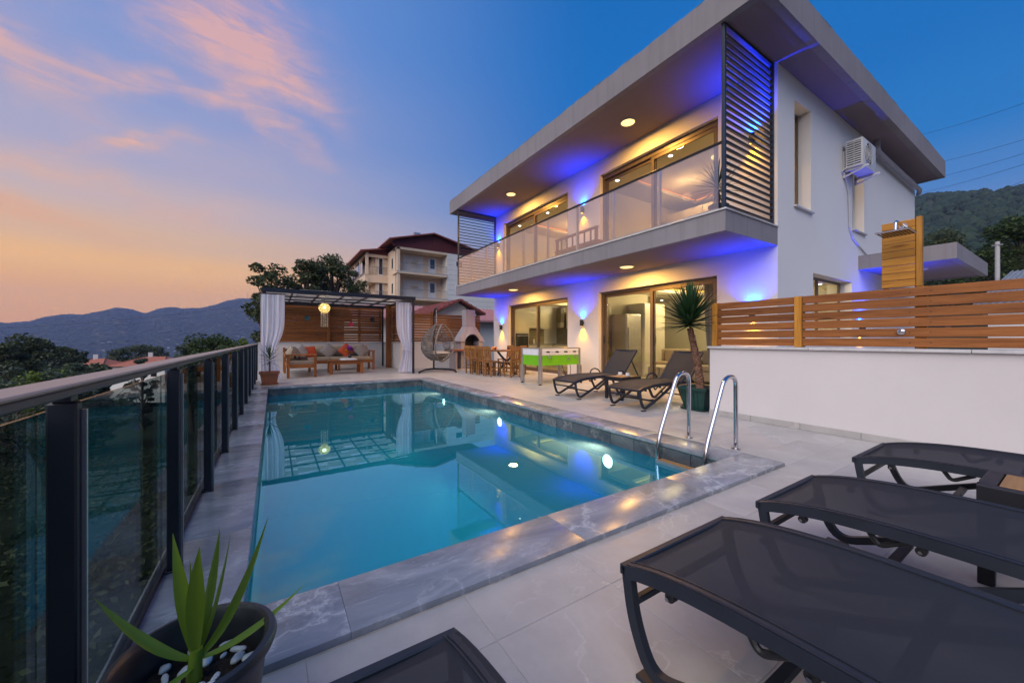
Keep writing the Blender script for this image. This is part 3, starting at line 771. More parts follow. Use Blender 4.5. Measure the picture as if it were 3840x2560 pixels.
# inside: floors, partitions, recessed ceilings with led coves
IX1 = 12.0
build(MB().box(FX+.25,FY0+.25,-.008,SX-.25,FY1-.25,.012), 'room_floor', 'tile_beige', villa)
build(MB().box(FX+.25,FY0+.25,2.66,SX-.25,FY1-.25,2.955), 'upper_floor', 'interior_white', villa)
build(MB().box(FX+.25,FY0+.25,5.56,SX-.25,FY1-.25,5.74), 'upper_ceiling', 'interior_white', villa)
build(MB().box(IX1,FY0+.25,.013,IX1+.1,FY1-.25,2.659).box(IX1,FY0+.25,2.956,IX1+.1,FY1-.25,5.559), 'back_partition', 'interior_white', villa)
build(MB().box(FX+.25,7.6,.013,9.9,7.72,2.659).box(FX+.25,7.6,2.956,IX1,7.72,5.559), 'room_partition', 'interior_white', villa)
def cove(y0, y1, zc, led, name):
    x0, x1, w = FX+.26, IX1-.01, .75; zb = zc-.20
    m = MB()
    for (a0,b0,a1,b1) in ((x0,y0,x0+w,y1),(x1-w,y0,x1,y1),(x0+w,y0,x1-w,y0+w),(x0+w,y1-w,x1-w,y1)): m.box(a0,b0,zb,a1,b1,zb+.08)
    c = build(weld(m), name, 'interior_white', villa)
    m = MB()
    for (a0,b0,a1,b1) in ((x0+w-.06,y0+w,x0+w-.04,y1-w),(x1-w+.04,y0+w,x1-w+.06,y1-w),(x0+w,y0+w-.06,x1-w,y0+w-.04),(x0+w,y1-w+.04,x1-w,y1-w+.06)): m.box(a0,b0,zb+.082,a1,b1,zb+.13)
    build(m, 'led_strip', led, c)
    me = shared(MB().lathe([(0,0),(.045,0),(.05,.004)], n=14), 'downlight', 'glow_spot')
    for i in range(3):
        for x in (x0+w*.5, x1-w*.5):
            p = (x, y0+.6+(y1-y0-1.2)*i/2, zb-.006); piece(me, 'downlight', c, p)
    for i in (0, 1):
        yy = y0+(y1-y0)*(.3+.4*i); xx = x0+w*.5+2.0
        lamp('room_light', 'POINT', c, (xx, yy, zb-.25), 60 if zc < 4 else 30, (1.0,.78,.42) if zc < 4 else (1.0,.64,.30), shadow_soft_size=.12)
    return c
cove(FY0+.26,7.59,2.66,'glow_led','living_cove'); cove(7.73,FY1-.26,2.66,'glow_led','kitchen_cove')
cove(FY0+.26,7.59,5.56,'glow_led_orange','bedroom_cove'); cove(7.73,FY1-.26,5.56,'glow_led_orange','lounge_cove')
for y in (5.0, 9.6): build(MB().lathe([(0,-.03),(.15,-.03),(.17,-.01),(.17,0)], (9.2,y,5.558), 24), 'round_lamp', 'glow_round', villa, smooth=True)
# ------------------------------------------------------------------ indoor furnishings seen through the glass
def box_thing(name, label, cat, boxes, mat, bevel=.01):
    o = thing(name, label, cat, ((boxes[0][0]+boxes[0][3])/2,(boxes[0][1]+boxes[0][4])/2,boxes[0][2]))
    return o
cb = thing('tall_cupboard', 'tall pale cupboard against the living room partition', 'cupboard', (9.4,7.3,.013))
build(MB().box(8.95,7.0,.014,9.88,7.59,2.12), 'body', 'cabinet_white', cb, bevel=.006)
for k in range(2): build(MB().box(8.96+.465*k,6.975,.08,9.405+.465*k,6.998,2.10), 'door', 'cabinet_white', cb, bevel=.004); build(MB().box(9.36+.07*k,6.955,.95,9.375+.07*k,6.973,1.15), 'handle', 'steel', cb)
fr = thing('fridge', 'silver fridge beside the tall cupboard in the living room', 'fridge', (8.5,7.3,.013))
build(MB().box(8.22,7.02,.014,8.84,7.58,1.78), 'body', 'aluminium', fr, bevel=.02, seg=2); build(MB().box(8.235,7.0,.06,8.825,7.018,.68), 'lower_door', 'aluminium', fr, bevel=.006); build(MB().box(8.235,7.0,.70,8.825,7.018,1.76), 'upper_door', 'aluminium', fr, bevel=.006); build(MB().box(8.26,6.97,.8,8.28,6.998,1.4), 'handle', 'chrome', fr)
hv = thing('hall_doorway', 'dark brown door in the partition left of the fridge', 'door', (7.85,7.58,.013)); build(MB().box(7.55,7.55,.014,7.62,7.598,2.1).box(8.12,7.55,.014,8.19,7.598,2.1).box(7.62,7.55,2.03,8.12,7.598,2.1), 'frame', 'bronze_frame', hv); build(MB().box(7.63,7.56,.02,8.11,7.597,2.02), 'leaf', 'tile_beige', hv); build(MB().sphere((8.06,7.54,1.0),.025,10,8), 'handle', 'steel', hv, smooth=True)
pc = thing('framed_picture', 'small framed picture on the living room back wall', 'picture', (11.98,5.4,1.5)); build(MB().box(11.96,5.0,1.2,11.995,5.9,1.8), 'frame', 'bronze_frame', pc); build(MB().box(11.95,5.06,1.26,11.959,5.84,1.74), 'print', 'blue_cloth', pc)
ks = thing('kitchen_tall_unit', 'tall kitchen unit with dark oven on the far kitchen wall', 'kitchen unit', (8.0,12.1,.013))
build(MB().box(7.62,11.76,.014,8.28,12.34,2.25), 'body', 'cabinet_white', ks, bevel=.005); build(MB().box(7.66,11.742,.72,8.24,11.759,1.30), 'oven', 'dark_metal', ks, bevel=.004); build(MB().box(7.70,11.72,1.20,8.20,11.741,1.225), 'oven_handle', 'steel', ks)
for z0_, z1_ in ((.06,.70),(1.32,2.22)): build(MB().box(7.66,11.742,z0_,8.24,11.759,z1_), 'door', 'cabinet_white', ks, bevel=.004)
kc = thing('kitchen_side_counter', 'short kitchen counter with beige splash tiles on the far wall', 'kitchen unit', (8.85,12.1,.013))
build(MB().box(8.30,11.78,.014,9.44,12.34,.86), 'base_unit', 'cabinet_white', kc, bevel=.004); build(MB().box(8.29,11.74,.862,9.45,12.34,.90), 'counter', 'marble', kc, bevel=.004)
tme = shared(MB().box(-.093,-.006,-.046,.093,.006,.046), 'splash_tile', 'tile_beige', bevel=.002)
for i in range(6):
    for j in range(6): piece(tme, 'splash_tile', kc, (8.395+.19*i,12.333,.955+.096*j))
for k in range(2): build(MB().box(8.31+.565*k,12.0,1.52,8.865+.565*k,12.34,2.2), 'wall_cupboard', 'cabinet_white', kc, bevel=.005)
for k in range(3): build(MB().lathe([(.035,0),(.045,.02),(.04,.16),(.02,.2),(0,.21)], (8.5+.22*k,12.05,.902), 12), 'jar', ('terracotta','porcelain','dark_plate')[k], kc, smooth=True)
def sofa_in(name, label, x, y, w, mat, back=1):
    s = thing(name, label, 'sofa', (x,y,.013))
    build(MB().box(x-.4,y-w/2,.06,x+.4,y+w/2,.30), 'base', mat, s, bevel=.03, seg=2)
    n = 3
    for i in range(n):
        a = y-w/2+.02+i*(w-.04)/n; b = a+(w-.04)/n-.02
        build(MB().box(x-.4,a,.30,x+.2,b,.44), 'seat_cushion', mat, s, bevel=.04, seg=3, smooth=True)
        build(MB().box(x+.12,a,.42,x+.38,b,.80), 'back_cushion', mat, s, bevel=.06, seg=3, smooth=True)
    for sy in (-1, 1): build(MB().box(x-.4,y+sy*w/2-.08,.06,x+.4,y+sy*w/2+.08,.56), 'armrest', mat, s, bevel=.04, seg=2)
    for a in (-.35,.35):
        for b in (-1,1): build(MB().box(x+a-.03,y+b*(w/2-.1)-.03,.014,x+a+.03,y+b*(w/2-.1)+.03,.06), 'foot', 'dark_metal', s)
sofa_in('indoor_sofa', 'grey sofa inside behind the right sliding door', 9.0, 4.6, 1.7, 'grey_cloth')
sofa_in('indoor_sofa', 'beige sofa inside behind the left leaf of the right sliding door', 9.6, 6.7, 1.3, 'sofa_cloth')
it = thing('indoor_table', 'low white table inside the living room', 'table', (8.4,5.9,.013))
build(MB().box(8.15,5.5,.36,8.65,6.3,.40), 'top', 'cabinet_white', it, bevel=.005)
for a in (8.2,8.6):
    for b in (5.55,6.25): build(MB().box(a-.02,b-.02,.014,a+.02,b+.02,.36), 'leg', 'aluminium', it)
kt = thing('kitchen_unit', 'kitchen counter with sink under a striped blind', 'kitchen', (9.6,9.6,.013))
build(MB().box(9.5,8.0,.014,10.1,12.2,.86), 'base_unit', 'cabinet_white', kt, bevel=.005)
build(MB().box(9.46,7.98,.862,10.1,12.22,.90), 'counter', 'marble', kt, bevel=.004)
build(MB().box(10.1,7.74,.014,10.16,12.33,2.40), 'backsplash', 'tile_beige', kt)
build(MB().box(9.75,10.4,1.5,10.098,11.3,2.2), 'wall_cupboard', 'cabinet_white', kt, bevel=.005)
build(MB().box(9.72,11.4,1.55,10.098,11.9,1.75).box(9.85,11.55,1.75,10.098,11.75,2.35), 'cooker_hood', 'steel', kt)
build(MB().tube([(9.9,9.2,.9),(9.9,9.2,1.12),(9.82,9.2,1.2),(9.7,9.2,1.18),(9.68,9.2,1.12)], .012, 8), 'tap', 'chrome', kt, smooth=True)
bl = thing('striped_blind', 'striped roller blind behind the kitchen door glass', 'blind', (10.05,9.2,1.1))
build(MB().box(10.04,8.1,2.26,10.09,10.2,2.33), 'cassette', 'blind_cloth', bl)
me = shared(MB().box(-.003,-1.03,-.045,.003,1.03,.045), 'slat', 'blind_cloth')
for i in range(9): piece(me, 'slat', bl, (10.06,9.15,2.2-.125*i))
for (nm, lab, yy) in (('wardrobe','pale wardrobe in the upper right bedroom',6.4),('wardrobe','pale wardrobe in the upper left room',11.2)):
    w_ = thing(nm, lab, 'wardrobe', (10.9,yy,2.956))
    build(MB().box(10.4,yy-.9,2.958,11.5,yy+.9,4.95), 'body', 'cabinet_white', w_, bevel=.005)
    for k in range(3): build(MB().box(10.375,yy-.89+.6*k,3.0,10.398,yy-.31+.6*k,4.93), 'door', 'cabinet_white', w_, bevel=.003)
pd = thing('pendant_lamp', 'small hanging bulb lamp in the upper right bedroom', 'lamp', (8.5,4.1,5.35))
build(MB().cyl((8.5,4.1,4.65),(8.5,4.1,5.36),.006,n=6), 'cord', 'wire_black', pd); build(MB().lathe([(.012,.06),(.03,.03),(.04,0),(.03,-.035),(.0,-.05)], (8.5,4.1,4.6), 14), 'bulb', 'glow_bulb', pd, smooth=True)

# ------------------------------------------------------------------ lamps on the facade
def sconce(x, y, z, label, nx=-1, ny=0, kb=1.0, ka=1.0):
    s = thing('wall_lamp', label, 'wall lamp', (x,y,z), 'up and down wall lamps on the villa')
    cx, cy = x+nx*.062, y+ny*.062
    m = MB()
    for sgn in (1,):
        m.lathe([(.036,-.085),(.046,-.085),(.046,.085),(.036,.085),(.036,.055),(.0,.055)], (cx,cy,z), 20)
    build(m, 'body', 'dark_metal', s, smooth=True)
    build(MB().lathe([(.0,0),(.034,0)], (cx,cy,z+.062), 16), 'upper_lens', 'glow_blue', s)
    build(MB().lathe([(.0,0),(.034,0)], (cx,cy,z-.088), 16), 'lower_lens', 'glow_amber', s)
    if nx: build(MB().box(x-.018,y-.03,z-.04,x,y+.03,z+.04), 'bracket', 'dark_metal', s)
    else: build(MB().box(x-.03,y-.018,z-.04,x+.03,y,z+.04), 'bracket', 'dark_metal', s)
    lamp('blue_beam', 'SPOT', s, (cx,cy,z+.10), 200*kb, (.0,.035,1.0), (R(180),0,0), spot_size=R(128), spot_blend=1.0, shadow_soft_size=.03)
    lamp('amber_beam', 'SPOT', s, (cx,cy,z-.11), 44*ka, (1.0,.43,.0), (0,0,0), spot_size=R(96), spot_blend=1.0, shadow_soft_size=.03)
sconce(FX,11.98,1.52,'lit wall lamp left of the kitchen door, ground floor')
sconce(FX,7.64,1.52,'lit wall lamp between the two sliding doors, ground floor')
sconce(FX,3.30,1.52,'lit wall lamp behind the wooden fence by the yucca')
sconce(FX,12.20,4.62,'lit wall lamp at the far left end of the balcony')
sconce(FX,7.62,4.62,'lit wall lamp in the middle of the balcony wall')
sconce(FX,3.30,4.62,'lit wall lamp behind the near louvre screen')
sconce(11.24,FY0,1.32,'lit wall lamp on the side wall seen through fence gaps', 0, -1, 1.5, .8)
def ceiling_lamp(x, y, z, label):
    s = thing('ceiling_lamp', label, 'ceiling lamp', (x,y,z), 'round lit ceiling lamps under the eaves')
    build(MB().lathe([(.155,0),(.155,-.018),(.142,-.024),(.142,-.012),(.0,-.012)], (x,y,z), 28), 'ring', 'white_paint', s, smooth=True)
    build(MB().lathe([(0,-.03),(.08,-.029),(.125,-.025),(.14,-.014)], (x,y,z), 28), 'diffuser', 'glow_ceiling', s, smooth=True)
    lamp('warm_light', 'AREA', s, (x,y,z-.05), 66, (1.0,.50,.10), (0,0,0), shape='DISK', size=.26)
ceiling_lamp(6.44,10.02,2.665,'round lit lamp under the balcony near the dining table')
ceiling_lamp(6.52,5.55,2.665,'round lit lamp under the balcony above the sun loungers')
ceiling_lamp(6.44,10.16,5.752,'round lit lamp under the roof at the far left')
ceiling_lamp(6.44,5.45,5.752,'large round lit lamp under the roof, nearest the camera')

# ------------------------------------------------------------------ air conditioner
ac = thing('air_conditioner', 'white outdoor air conditioner unit bracketed to the side wall', 'air conditioner', (10.55,2.75,4.6))
X0,X1,Y0_,Y1_,Z0_,Z1_ = 10.13,10.97,2.58,2.86,4.64,5.21
build(MB().box(X0,Y0_,Z0_,X1,Y1_,Z1_), 'casing', 'ac_white', ac, bevel=.02, seg=2, smooth=True)
for c in range(2):
    build(MB().box(X0-.004,Y0_+.03+.115*c,Z0_+.05,X0+.004,Y0_+.13+.115*c,Z1_-.05), 'vent', 'dark_metal', ac)
    me = shared(MB().box(-.012,-.05,-.012,.004,.05,.012), 'vent_slat', 'ac_white')
    for k in range(10): piece(me, 'vent_slat', ac, (X0-.004, Y0_+.08+.115*c, Z0_+.075+.046*k), (0,R(25),0))
ring = MB()
for r_ in (.23,.17,.11,.05): ring.tube([(X0+.34+r_*math.cos(a*math.pi/12), Y0_-.012, (Z0_+Z1_)/2+r_*math.sin(a*math.pi/12)) for a in range(24)], .006, 5, closed=True)
for a in range(8): ring.cyl((X0+.34,Y0_-.012,(Z0_+Z1_)/2),(X0+.34+.23*math.cos(a*math.pi/4),Y0_-.012,(Z0_+Z1_)/2+.23*math.sin(a*math.pi/4)),.005,n=5)
build(ring, 'fan_grille', 'ac_white', ac); build(MB().cyl((X0+.34,Y0_-.004,(Z0_+Z1_)/2),(X0+.34,Y0_+.01,(Z0_+Z1_)/2),.22,n=24), 'fan_opening', 'dark_metal', ac)
for x in (X0+.05,X1-.08): build(MB().box(x,2.50,4.60,x+.035,2.915,4.638).box(x,2.88,4.60,x+.035,2.918,5.05).beam((x+.0175,2.56,4.6),(x+.0175,2.89,4.50),.025,.025).box(x,2.88,4.48,x+.035,2.918,4.60), 'bracket', 'ac_white', ac)
build(MB().tube([(10.15,2.80,4.7),(10.10,2.90,4.6),(10.32,2.90,4.45),(10.48,2.90,4.2),(10.52,2.90,3.5),(10.75,2.90,3.28),(11.6,2.90,3.05),(12.2,2.9,2.97)], .013, 8), 'pipe', 'ac_white', ac, smooth=True)

# ------------------------------------------------------------------ balcony furniture
bb = thing('balcony_bench', 'wooden barred bench on the balcony behind the glass', 'bench', (6.6,6.9,2.976))
for y in (6.2,7.6):
    for x in (6.25,6.85): build(MB().box(x-.03,y-.03,2.977,x+.03,y+.03,3.40 if x > 6.5 else 3.62), 'leg', 'chair_wood_z', bb)
build(MB().box(6.2,6.15,3.3,6.9,7.65,3.36), 'seat', 'chair_wood_y', bb, bevel=.005); build(MB().box(6.22,6.15,3.62,6.28,7.65,3.67), 'top_bar', 'chair_wood_y', bb)
me = shared(MB().box(-.015,-.015,0,.015,.015,.26), 'bar', 'chair_wood_z')
for i in range(6): piece(me, 'bar', bb, (6.25,6.38+.21*i,3.361))
def yucca_head(mb, c, n, L0, L1, w, up=(-.35,1.0), droop=.25, seed=1):
    rnd = random.Random(seed); c = Vector(c)
    for i in range(n):
        t = i/n; a = i*2.39996+rnd.uniform(-.3,.3)
        e = up[0]+(up[1]-up[0])*(t**.9)+rnd.uniform(-.1,.1); e = e*math.pi/2
        L = rnd.uniform(L0,L1)*(1 - .25*abs(t-.5)); d = Vector((math.cos(a)*math.cos(e), math.sin(a)*math.cos(e), math.sin(e)))
        side = d.cross(Vector((0,0,1))); side = side.normalized() if side.length > .05 else Vector((1,0,0)); nrm = side.cross(d)
        st = c + Vector((0,0,(t-.5)*.16)); o = len(mb.v); K = 4
        for k in range(K+1):
            s = k/K; p = st + d*L*s - Vector((0,0,1))*droop*L*s*s*max(math.cos(e),0)*.6; ww = w*(.55+1.1*s-1.65*s*s+.0)*.9 if k < K else .0015
            mb.v.extend([tuple(p-side*ww/2), tuple(p+nrm*ww*.12-nrm*ww*.3), tuple(p+side*ww/2)])
        for k in range(K):
            q = o+k*3; mb.f.extend([(q,q+1,q+4,q+3),(q+1,q+2,q+5,q+4)])
    return mb
bp_ = thing('balcony_plant', 'spiky potted plant on the balcony behind the near louvre screen', 'plant', (6.15,3.35,2.976))
build(MB().lathe([(.10,0),(.15,.26),(.16,.27),(.135,.27),(.13,.22),(0,.22)], (6.15,3.35,2.977), 18), 'pot', 'planter_black', bp_, smooth=True)
build(MB().cyl((6.15,3.35,3.18),(6.13,3.35,3.5),.035,.03), 'stem', 'yucca_bark', bp_); build(yucca_head(MB(), (6.13,3.35,3.55), 70, .35,.6,.03, seed=3), 'leaves', 'leaf_yucca', bp_)

dr_ = thing('indoor_curtain', 'grey drape inside the right end of the living room door', 'curtain', (7.62,4.25,0))
build(MB().grid(lambda u,v: (7.60+.035*math.sin(u*26)+.02*math.sin(u*11+v*3), 4.02+.42*u*(1-.35*v*v), 2.30-2.26*v), 40, 12), 'fabric', 'grey_cloth', dr_, smooth=True)
build(MB().cyl((7.60,3.98,2.32),(7.60,7.0,2.32),.014,n=8), 'rod', 'aluminium', dr_)
# ------------------------------------------------------------------ right boundary wall, fence, shower
bw = thing('boundary_wall', 'white plastered boundary wall with marble cap right of the pool', 'wall', (5.33,.0,0))
build(MB().box(5.23,-3.0,-.01,5.45,2.97,.932), 'wall', 'plaster_wall', bw)
for i in range(5): build(MB().box(5.195,-2.99+1.198*i,.934,5.485,-2.994+1.198*(i+1),.965), 'cap_slab', 'marble_white', bw, bevel=.004)
for i in range(11): build(MB().box(5.218,-3.0+.543*i+.002,.0005,5.2295,-3.0+.543*(i+1)-.002,.075), 'skirting_tile', 'floor_tile', bw, bevel=.002)
pf = thing('wooden_fence', 'orange stained slatted fence on top of the right boundary wall', 'fence', (5.34,0,.966))
rnd = random.Random(3)
for y in (2.93,1.93,.93,-.1,-1.1): build(MB().box(5.325 if y > 2 else 5.335,y-.038,.968,5.395,y+.038,1.575), 'post', 'panel_wood_z', pf, bevel=.004)
build(MB().box(5.278,2.895,.967,5.324,2.968,1.572), 'post', 'panel_wood_z', pf, bevel=.004); build(MB().box(5.275,1.895,.967,5.324,1.968,1.572), 'post', 'panel_wood_z', pf, bevel=.004)
me1 = shared(MB().box(-.011,-.462,-.044,.011,.462,.044), 'slat', 'pine_y', bevel=.003); me2 = shared(MB().box(-.011,-2.25,-.044,.011,2.25,.044), 'slat', 'pine_y', bevel=.003)
for k in range(6):
    z = 1.026+.0995*k
    piece(me1, 'slat', pf, (5.308,2.43,z+rnd.uniform(-.002,.002)), (R(rnd.uniform(-.15,.15)),0,0))
    piece(me2, 'slat', pf, (5.308,-.36,z+rnd.uniform(-.002,.002)), (R(rnd.uniform(-.06,.06)),0,0))
m = MB()
for k in range(6):
    for y in (.86,1.0):
        m.sphere((5.296,y,1.026+.0995*k), .005, 6, 4)
build(m, 'nail_heads', 'dark_metal', pf)
sh = thing('garden_shower', 'golden wooden plank panel with overhead rain shower above the fence', 'shower', (5.36,1.06,1.58))
for k in range(9):
    z0 = 1.585+.0745*k; build(MB().box(5.350,.972,z0,5.372,1.215,z0+.071), 'plank', 'panel_wood_y', sh, bevel=.003)
build(MB().box(5.343,.925,1.58,5.40,.968,2.268), 'side_post', 'panel_wood_z', sh, bevel=.004); build(MB().box(5.374,1.17,1.58,5.40,1.21,2.25), 'back_post', 'panel_wood_z', sh)
build(MB().cyl((5.349,1.055,2.195),(5.34,1.055,2.195),.032,.032,18), 'flange', 'chrome', sh, smooth=True)
build(MB().tube(fillet([(5.34,1.055,2.195),(5.08,1.055,2.205),(5.075,1.055,2.10)],.05,6), .013, 10), 'shower_arm', 'chrome', sh, smooth=True)
build(MB().box(4.945,.935,2.078,5.205,1.175,2.092), 'shower_head', 'steel', sh, bevel=.003)
m = MB()
for i in range(9):
    for j in range(9): m.lathe([(0,-.004),(.004,-.004),(.005,0)], (4.965+.0275*i,.955+.025*j,2.078), 6)
build(m, 'nozzles', 'black_plastic', sh)
vl = thing('shower_valve', 'round chrome shower valve on the wooden fence', 'tap', (5.297,1.06,1.135))
build(MB().sphere((5.288,1.06,1.135),(.018,.036,.030),16,10), 'knob', 'chrome', vl, smooth=True); build(MB().cyl((5.297,1.06,1.135),(5.292,1.06,1.135),.034,n=20), 'rosette', 'chrome', vl, smooth=True); build(MB().box(5.262,1.052,1.13,5.275,1.068,1.165), 'lever', 'chrome', vl, bevel=.003)

# ------------------------------------------------------------------ glass fence on the valley side
gf = thing('glass_fence', 'dark metal fence with tinted glass panels along the left pool edge', 'fence', (-.40,6.4,.026))
NP = 11; PS = 1.035; P0 = 1.18
pm = shared(MB().box(-.0225,-.015,0,.0225,.015,.885), 'post', 'rail_metal', bevel=.004)
bm_ = shared(MB().box(-.03,-.024,0,.03,.024,.008), 'base_plate', 'rail_metal', bevel=.002)
st = shared(MB().box(-.004,-.0035,0,.004,.0035,.86), 'trim_strip', 'aluminium')
tk = shared(MB().box(-.014,-.018,0,.014,.018,.045), 'rail_bracket', 'rail_metal', bevel=.002)
gm = shared(MB().box(-.004,-PS/2+.004,0,.004,PS/2-.004,.845), 'glass_pane', 'fence_glass')
for i in range(-1, NP):
    y = P0+PS*i
    piece(pm, 'post', gf, (-.3745,y,.034)); piece(bm_, 'base_plate', gf, (-.3745,y,.0262)); piece(st, 'trim_strip', gf, (-.3475,y+.010,.04)); piece(tk, 'rail_bracket', gf, (-.3745,y+.003,.9185))
    if i < NP-1: piece(gm, 'glass_pane', gf, (-.418,y+PS/2,.05))
build(MB().box(-.432,-.3,.0265,-.404,11.55,.048), 'base_channel', 'dark_metal', gf)
for a, b in ((-.3,5.83),(5.836,11.6)):
    build(MB().box(-.397,a,.9575,-.327,b,.966), 'top_rail', 'rail_top', gf, bevel=.003); build(MB().box(-.394,a+.001,.940,-.330,b-.001,.957), 'rail_skirt', 'rail_skirt', gf, bevel=.003)

# ------------------------------------------------------------------ pool ladder and lights
ld = thing('pool_ladder', 'stainless steel pool ladder at the near right pool corner', 'ladder', (3.5,2.12,0))
for y in (2.37,1.885):
    pts = [(3.77,y,.0)] + fillet([(3.77,y,.0),(3.77,y,.70),(3.57,y,.70),(3.235,y,.03),(3.235,y,-1.15)], .17, 10)[1:]
    build(MB().tube(pts, .0205, 14), 'rail', 'chrome', ld, smooth=True); build(MB().lathe([(.042,0),(.042,.006),(.024,.012)], (3.77,y,.0015), 20), 'flange', 'steel', ld, smooth=True)
for k, z in enumerate((-.135,-.40,-.66,-.92)):
    s_ = build(MB().box(3.19,1.91,z-.02,3.275,2.345,z+.004), 'step', 'steel', ld, bevel=.004)
    if k == 0:
        build(MB().box(3.196,1.915,z+.0045,3.269,2.34,z+.009), 'tread', 'teak_y', s_, bevel=.002); build(MB().box(3.184,1.90,z-.022,3.19,2.355,z+.01), 'tread_edge', 'aluminium', s_)
def pool_light(y, label):
    s = thing('pool_light', label, 'pool light', (x1-.01,y,-.34), 'round underwater lights on the right pool wall')
    c = (x1-.012,y,-.36)
    r_ = MB(); r_.tube([(c[0]-.006,c[1]+.085*math.cos(a*math.pi/12),c[2]+.085*math.sin(a*math.pi/12)) for a in range(24)], .012, 8, closed=True)
    build(r_, 'rim', 'steel', s, smooth=True); build(MB().cyl((c[0]-.002,c[1],c[2]),(c[0]-.012,c[1],c[2]),.078,n=24), 'lens', 'glow_pool', s)
    lamp('pool_beam', 'SPOT', s, (c[0]-.04,c[1],c[2]), 95, (1.0,.90,.72), (0,R(90),0), spot_size=R(150), spot_blend=.6, shadow_soft_size=.06)
pool_light(8.05,'underwater light furthest from the camera'); pool_light(5.55,'middle underwater light of the right pool wall'); pool_light(3.08,'underwater light nearest the ladder')

# ------------------------------------------------------------------ sun loungers
def rail_z(s): return .312+.088*(1-math.exp(-4.2*s))-.020*s
def make_lounger(name, label, back_deg, group, rx):
    """foot end at local x=0, head towards +x, width along y"""
    t = thing(name, label, 'sun lounger', (0,0,0), group); W = .62; hb = 1.30
    prof = [(hb*i/24, rail_z(hb*i/24)) for i in range(25)]
    for sy in (-1, 1):
        y = sy*(W/2-.014)
        build(MB().ribbon([(x,y,z-.012) for x, z in prof], (0,1,0), .028, .040), 'side_rail', 'lounger_frame', t, smooth=30)
        leg = fillet([(.012,y,.305),(.035,y,.16),(.105,y,.022),(.52,y,.20),(.80,y,.350)], .10, 6)
        build(MB().ribbon(leg, (0,1,0), .026, .034), 'leg', 'lounger_frame', t, smooth=30)
        build(MB().box(.055,y-.02,.0,.145,y+.02,.014), 'rubber_foot', 'black_plastic', t, bevel=.003)
        leg2 = fillet([(.92,y,.36),(1.02,y,.18),(1.115,y,.022),(1.42,y,.20),(1.62,y,.33)], .09, 6)
        build(MB().ribbon(leg2, (0,1,0), .026, .034), 'leg', 'lounger_frame', t, smooth=30)
        build(MB().box(1.06,y-.02,.0,1.15,y+.02,.014), 'rubber_foot', 'black_plastic', t, bevel=.003)
        for xx in (.16,.50): 
            build(MB().cyl((xx,y-sy*.012-.012,rail_z(xx)-.05),(xx,y-sy*.012+.012,rail_z(xx)-.05),.015,n=12), 'bolt_cap', 'black_plastic', t, smooth=True)
            build(MB().cyl((xx,y+sy*.006,rail_z(xx)-.05),(xx,y+sy*.0135,rail_z(xx)-.05),.006,n=10), 'bolt', 'steel', t)
        build(MB().tube(fillet([(.36,y-sy*.02,rail_z(.36)-.03),(.39,y-sy*.02,rail_z(.36)-.08),(.47,y-sy*.02,rail_z(.46)-.035)],.02,4), .010, 8), 'stop_hook', 'black_plastic', t, smooth=True)
        arm = bez((.98,y+sy*.03,.37),(1.0,y+sy*.05,.50),(1.22,y+sy*.05,.50),(1.27,y+sy*.03,.37),10)
        if back_deg > 5: build(MB().tube(arm, .014, 8), 'arm', 'lounger_frame', t, smooth=True)
    build(MB().box(-.014,-W/2,.288,.012,W/2,.322), 'foot_bar', 'lounger_frame', t, bevel=.004)
    build(MB().box(.020,-W/2+.028,.205,.042,W/2-.028,.228), 'cross_bar', 'lounger_frame', t, bevel=.003)
    build(MB().box(.35,-W/2+.03,.115,.378,W/2-.03,.137), 'spreader', 'lounger_frame', t)
    build(MB().box(1.30,-W/2+.03,.115,1.328,W/2-.03,.137), 'spreader', 'lounger_frame', t); build(MB().box(.60,-W/2+.03,.345,.63,W/2-.03,.365), 'spreader', 'lounger_frame', t)
    def sl(u, v):
        x = .012+(hb-.02)*u; y = -(W/2-.003)+(W-.006)*v; e_ = abs(2*v-1); return (x, y, rail_z(x)+.0100-.014*(1-e_**4))
    build(MB().grid(sl, 26, 14), 'seat_sling', 'sling', t, smooth=True)
    for sy in (-1, 1): build(MB().ribbon([(x,sy*(W/2-.036),rail_z(x)+.0085) for x, z in prof], (0,1,0), .004, .003), 'seam', 'lounger_frame', t, smooth=30)
    bk = build(MB(), 'backrest', None, t) if False else None
    ca, sa = math.cos(R(back_deg)), math.sin(R(back_deg)); BL = .62
    def bp(s, y, o=0): return (1.28+s*ca-o*sa, y, .372+s*sa+o*ca)
    fm = MB()
    for sy in (-1, 1): fm.ribbon([bp(0,sy*(W/2-.045)),bp(BL*.5,sy*(W/2-.045)),bp(BL,sy*(W/2-.045))], (0,1,0), .026, .036)
    fm.beam(bp(BL-.01,-W/2+.045),bp(BL-.01,W/2-.045),.03,.03)
    b_ = build(fm, 'backrest', 'lounger_frame', t)
    build(MB().grid(lambda u,v: bp(BL*u*.99, -(W/2-.06)+(W-.12)*v, .012-.014*(1-(2*v-1)**2)), 10, 8), 'back_sling', 'sling', b_, smooth=True)
    if back_deg > 5:
        for sy in (-1, 1): build(MB().beam(bp(BL*.62,sy*(W/2-.07),-.02),(1.28+BL*.62*ca+.22,sy*(W/2-.07),.34),.02,.02), 'strut', 'lounger_frame', b_)
    return t
GN = 'dark mesh sun loungers around the pool'
la = make_lounger('sun_lounger', 'dark mesh sun lounger in the right foreground, nearest the camera', 2, GN, 0)
la.location = (1.265,.83,0); la.rotation_euler = (0,0,R(-90))
dup(la, (2.155,.825,0), R(-90), 'second dark sun lounger from the front, left of the small teak side table', GN)
dup(la, (3.355,.815,0), R(-90), 'dark sun lounger against the white boundary wall at the right edge', GN)
dup(la, (.08,.87,0), R(-90), 'dark sun lounger cut off at the bottom edge beside the black planter', GN)
